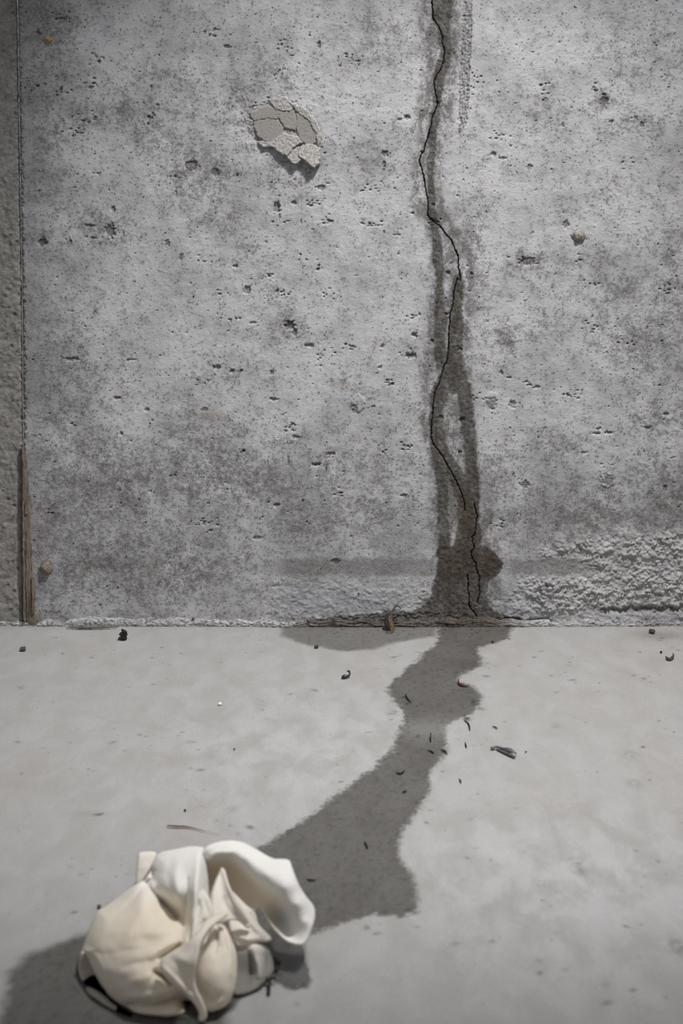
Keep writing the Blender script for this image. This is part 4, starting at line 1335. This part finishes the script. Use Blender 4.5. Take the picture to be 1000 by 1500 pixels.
# red leaf fragment
lf = empty('leaf_fragment', fl(680, 1003))
tag(lf, 'small reddish brown leaf fragment on the wet trail', 'leaf')
mesh_tube('blade', [(fl(671, 1000, .001), .0011), (fl(676, 1003, .0016), .0024), (fl(681, 1004, .0016), .0018), (fl(686, 1004, .0012), .0006)], M_leaf, lf, flat=0.4)
mesh_tube('tip', [(fl(672, 1001, .001), .0012), (fl(671, 996, .004), .0007), (fl(672, 993, .006), .0003)], M_leaf, lf, nl=10)
# dry husk leaning against the wall
hk = empty('dry_husk', fl(566, 933))
tag(hk, 'twisted dry brown husk leaning upright against the wall foot', 'husk')
def pw(px, py, out):
    d = D - out
    return Vector(((px - 500) * d / F, -out, H - (py - 246) * d / F))


mesh_tube('husk_body', [(pw(583, 884, .012), .0010), (pw(579, 889, .013), .0026), (pw(574, 897, .015), .0030), (pw(571, 905, .018), .0036), (pw(573, 914, .022), .0040), (pw(574, 922, .026), .0034),
                        (pw(573, 929, .030), .0012)], M_husk, hk, flat=0.5)
mesh_tube('lower_blade', [(pw(577, 927, .026), .0012), (pw(571, 926, .030), .0048), (pw(565, 931, .036), .0056), (pw(560, 936, .042), .0040), (pw(556, 939, .046), .0014)], M_husk, hk, nl=16, flat=0.35)
mesh_tube('dark_side', [(pw(567, 901, .016), .0012), (pw(566, 909, .019), .0040), (pw(568, 917, .023), .0042), (pw(571, 923, .026), .0016)], M_soil, hk, nl=14, flat=0.6)
mesh_tube('tip', [(pw(580, 887, .014), .0012), (pw(585, 889, .014), .0010), (pw(587, 892, .014), .0004)], M_husk, hk, nl=6)
# straws and needles
tag(mesh_tube('straw', [(fl(245, 1209, .002), .0009), (fl(258, 1210, .002), .0014), (fl(275, 1211, .0014), .0009), (fl(300, 1217, .0012), .0003), (fl(322, 1222, .0012), .0002)], M_straw, flat=0.6),
    'tapering brown straw lying on the floor behind the rag', 'straw')
tag(mesh_tube('straw', [(fl(136, 1193, .001), .0003), (fl(146, 1192, .001), .0006), (fl(153, 1190, .001), .0003)], M_straw, flat=0.6),
    'tiny faded straw fragment left of the brown straw', 'straw')
tag(mesh_tube('bark_strip', [(Vector((-.400, -.015, .002)), .0008), (Vector((-.375, -.0175, .002)), .0024), (Vector((-.350, -.0165, .0025)), .0022), (Vector((-.325, -.014, .002)), .0008)], M_husk, flat=0.5),
    'thin brown bark strip tucked under the mortar at left', 'bark')
for k, (pts, lb) in enumerate([
    ([(631, 1074), (630, 1080), (631, 1086)], 'short upright black fibre in the middle of the wet trail'),
    ([(626, 1099), (631, 1100), (635, 1103)], 'short black fibre below the upright one, at left of its pair'),
    ([(646, 1098), (651, 1100), (655, 1104)], 'short black fibre below the upright one, at right of its pair'),
    ([(580, 1131), (586, 1133), (592, 1129)], 'curved black fibre on the broad part of the wet trail'),
    ([(589, 1160), (593, 1159), (595, 1158)], 'tiny black fibre below the curved one on the wet trail'),
    ([(534, 1232), (537, 1239), (538, 1242)], 'small dark fibre on the lower wet trail beyond the rag'),
    ([(449, 1288), (456, 1289), (462, 1289)], 'dark fibre lying level on the wet floor right of the rag'),
    ([(681, 1087), (682, 1091), (683, 1094)], 'tiny dark fibre just right of the wet trail'),
    ([(721, 1064), (725, 1065), (728, 1067)], 'tiny dark fibre on the pale floor above the curled scrap'),
    ([(672, 1141), (674, 1143), (675, 1146)], 'tiny dark fibre on the pale floor below the curled scrap'),
    ([(594, 1016), (596, 1022), (602, 1029)], 'jagged black fibre near the upper left edge of the wet trail'),
    ([(680, 1055), (686, 1060), (688, 1069)], 'crooked dark fibre at the right edge of the wet trail'),
]):
    r = 0.0009
    tag(mesh_tube('fibre', [(fl(a, b, .0012), r * (0.6 if i != 1 else 1.0)) for i, (a, b) in enumerate(pts)], M_black, nl=9, ns=6), lb, 'fibre')
# twigs in the puddle
tw = empty('twig', fl(395, 1445))
tag(tw, 'bent black twig sticking out of the puddle beside the rag', 'twig')
mesh_tube('stem', [(fl(393, 1457, .001), .0012), (fl(394, 1446, .003), .0014), (fl(395, 1436, .004), .0013), (fl(400, 1432, .005), .0012), (fl(404, 1436, .004), .0008)], M_black, tw)
mesh_tube('side_shoot', [(fl(394, 1440, .004), .0011), (fl(389, 1432, .005), .0012), (fl(385, 1440, .003), .0008)], M_black, tw, nl=10)
tag(mesh_tube('twig', [(fl(404, 1424, .003), .0012), (fl(405, 1412, .006), .0022), (fl(402, 1404, .008), .0014), (fl(409, 1409, .009), .0018)], M_black, nl=16),
    'stubby black twig on the puddle under the drooping end of the rag', 'twig')
# tan flake caught on the wall
ob = obj('tan_flake', pebble_mesh('tan_flake', (.0062, .003, .0058), 77, 3, 0.3), M_tan)
ob.location = wl(70, 58, 0.001)
tag(ob, 'small yellowish flake stuck on the wall at top left', 'flake')
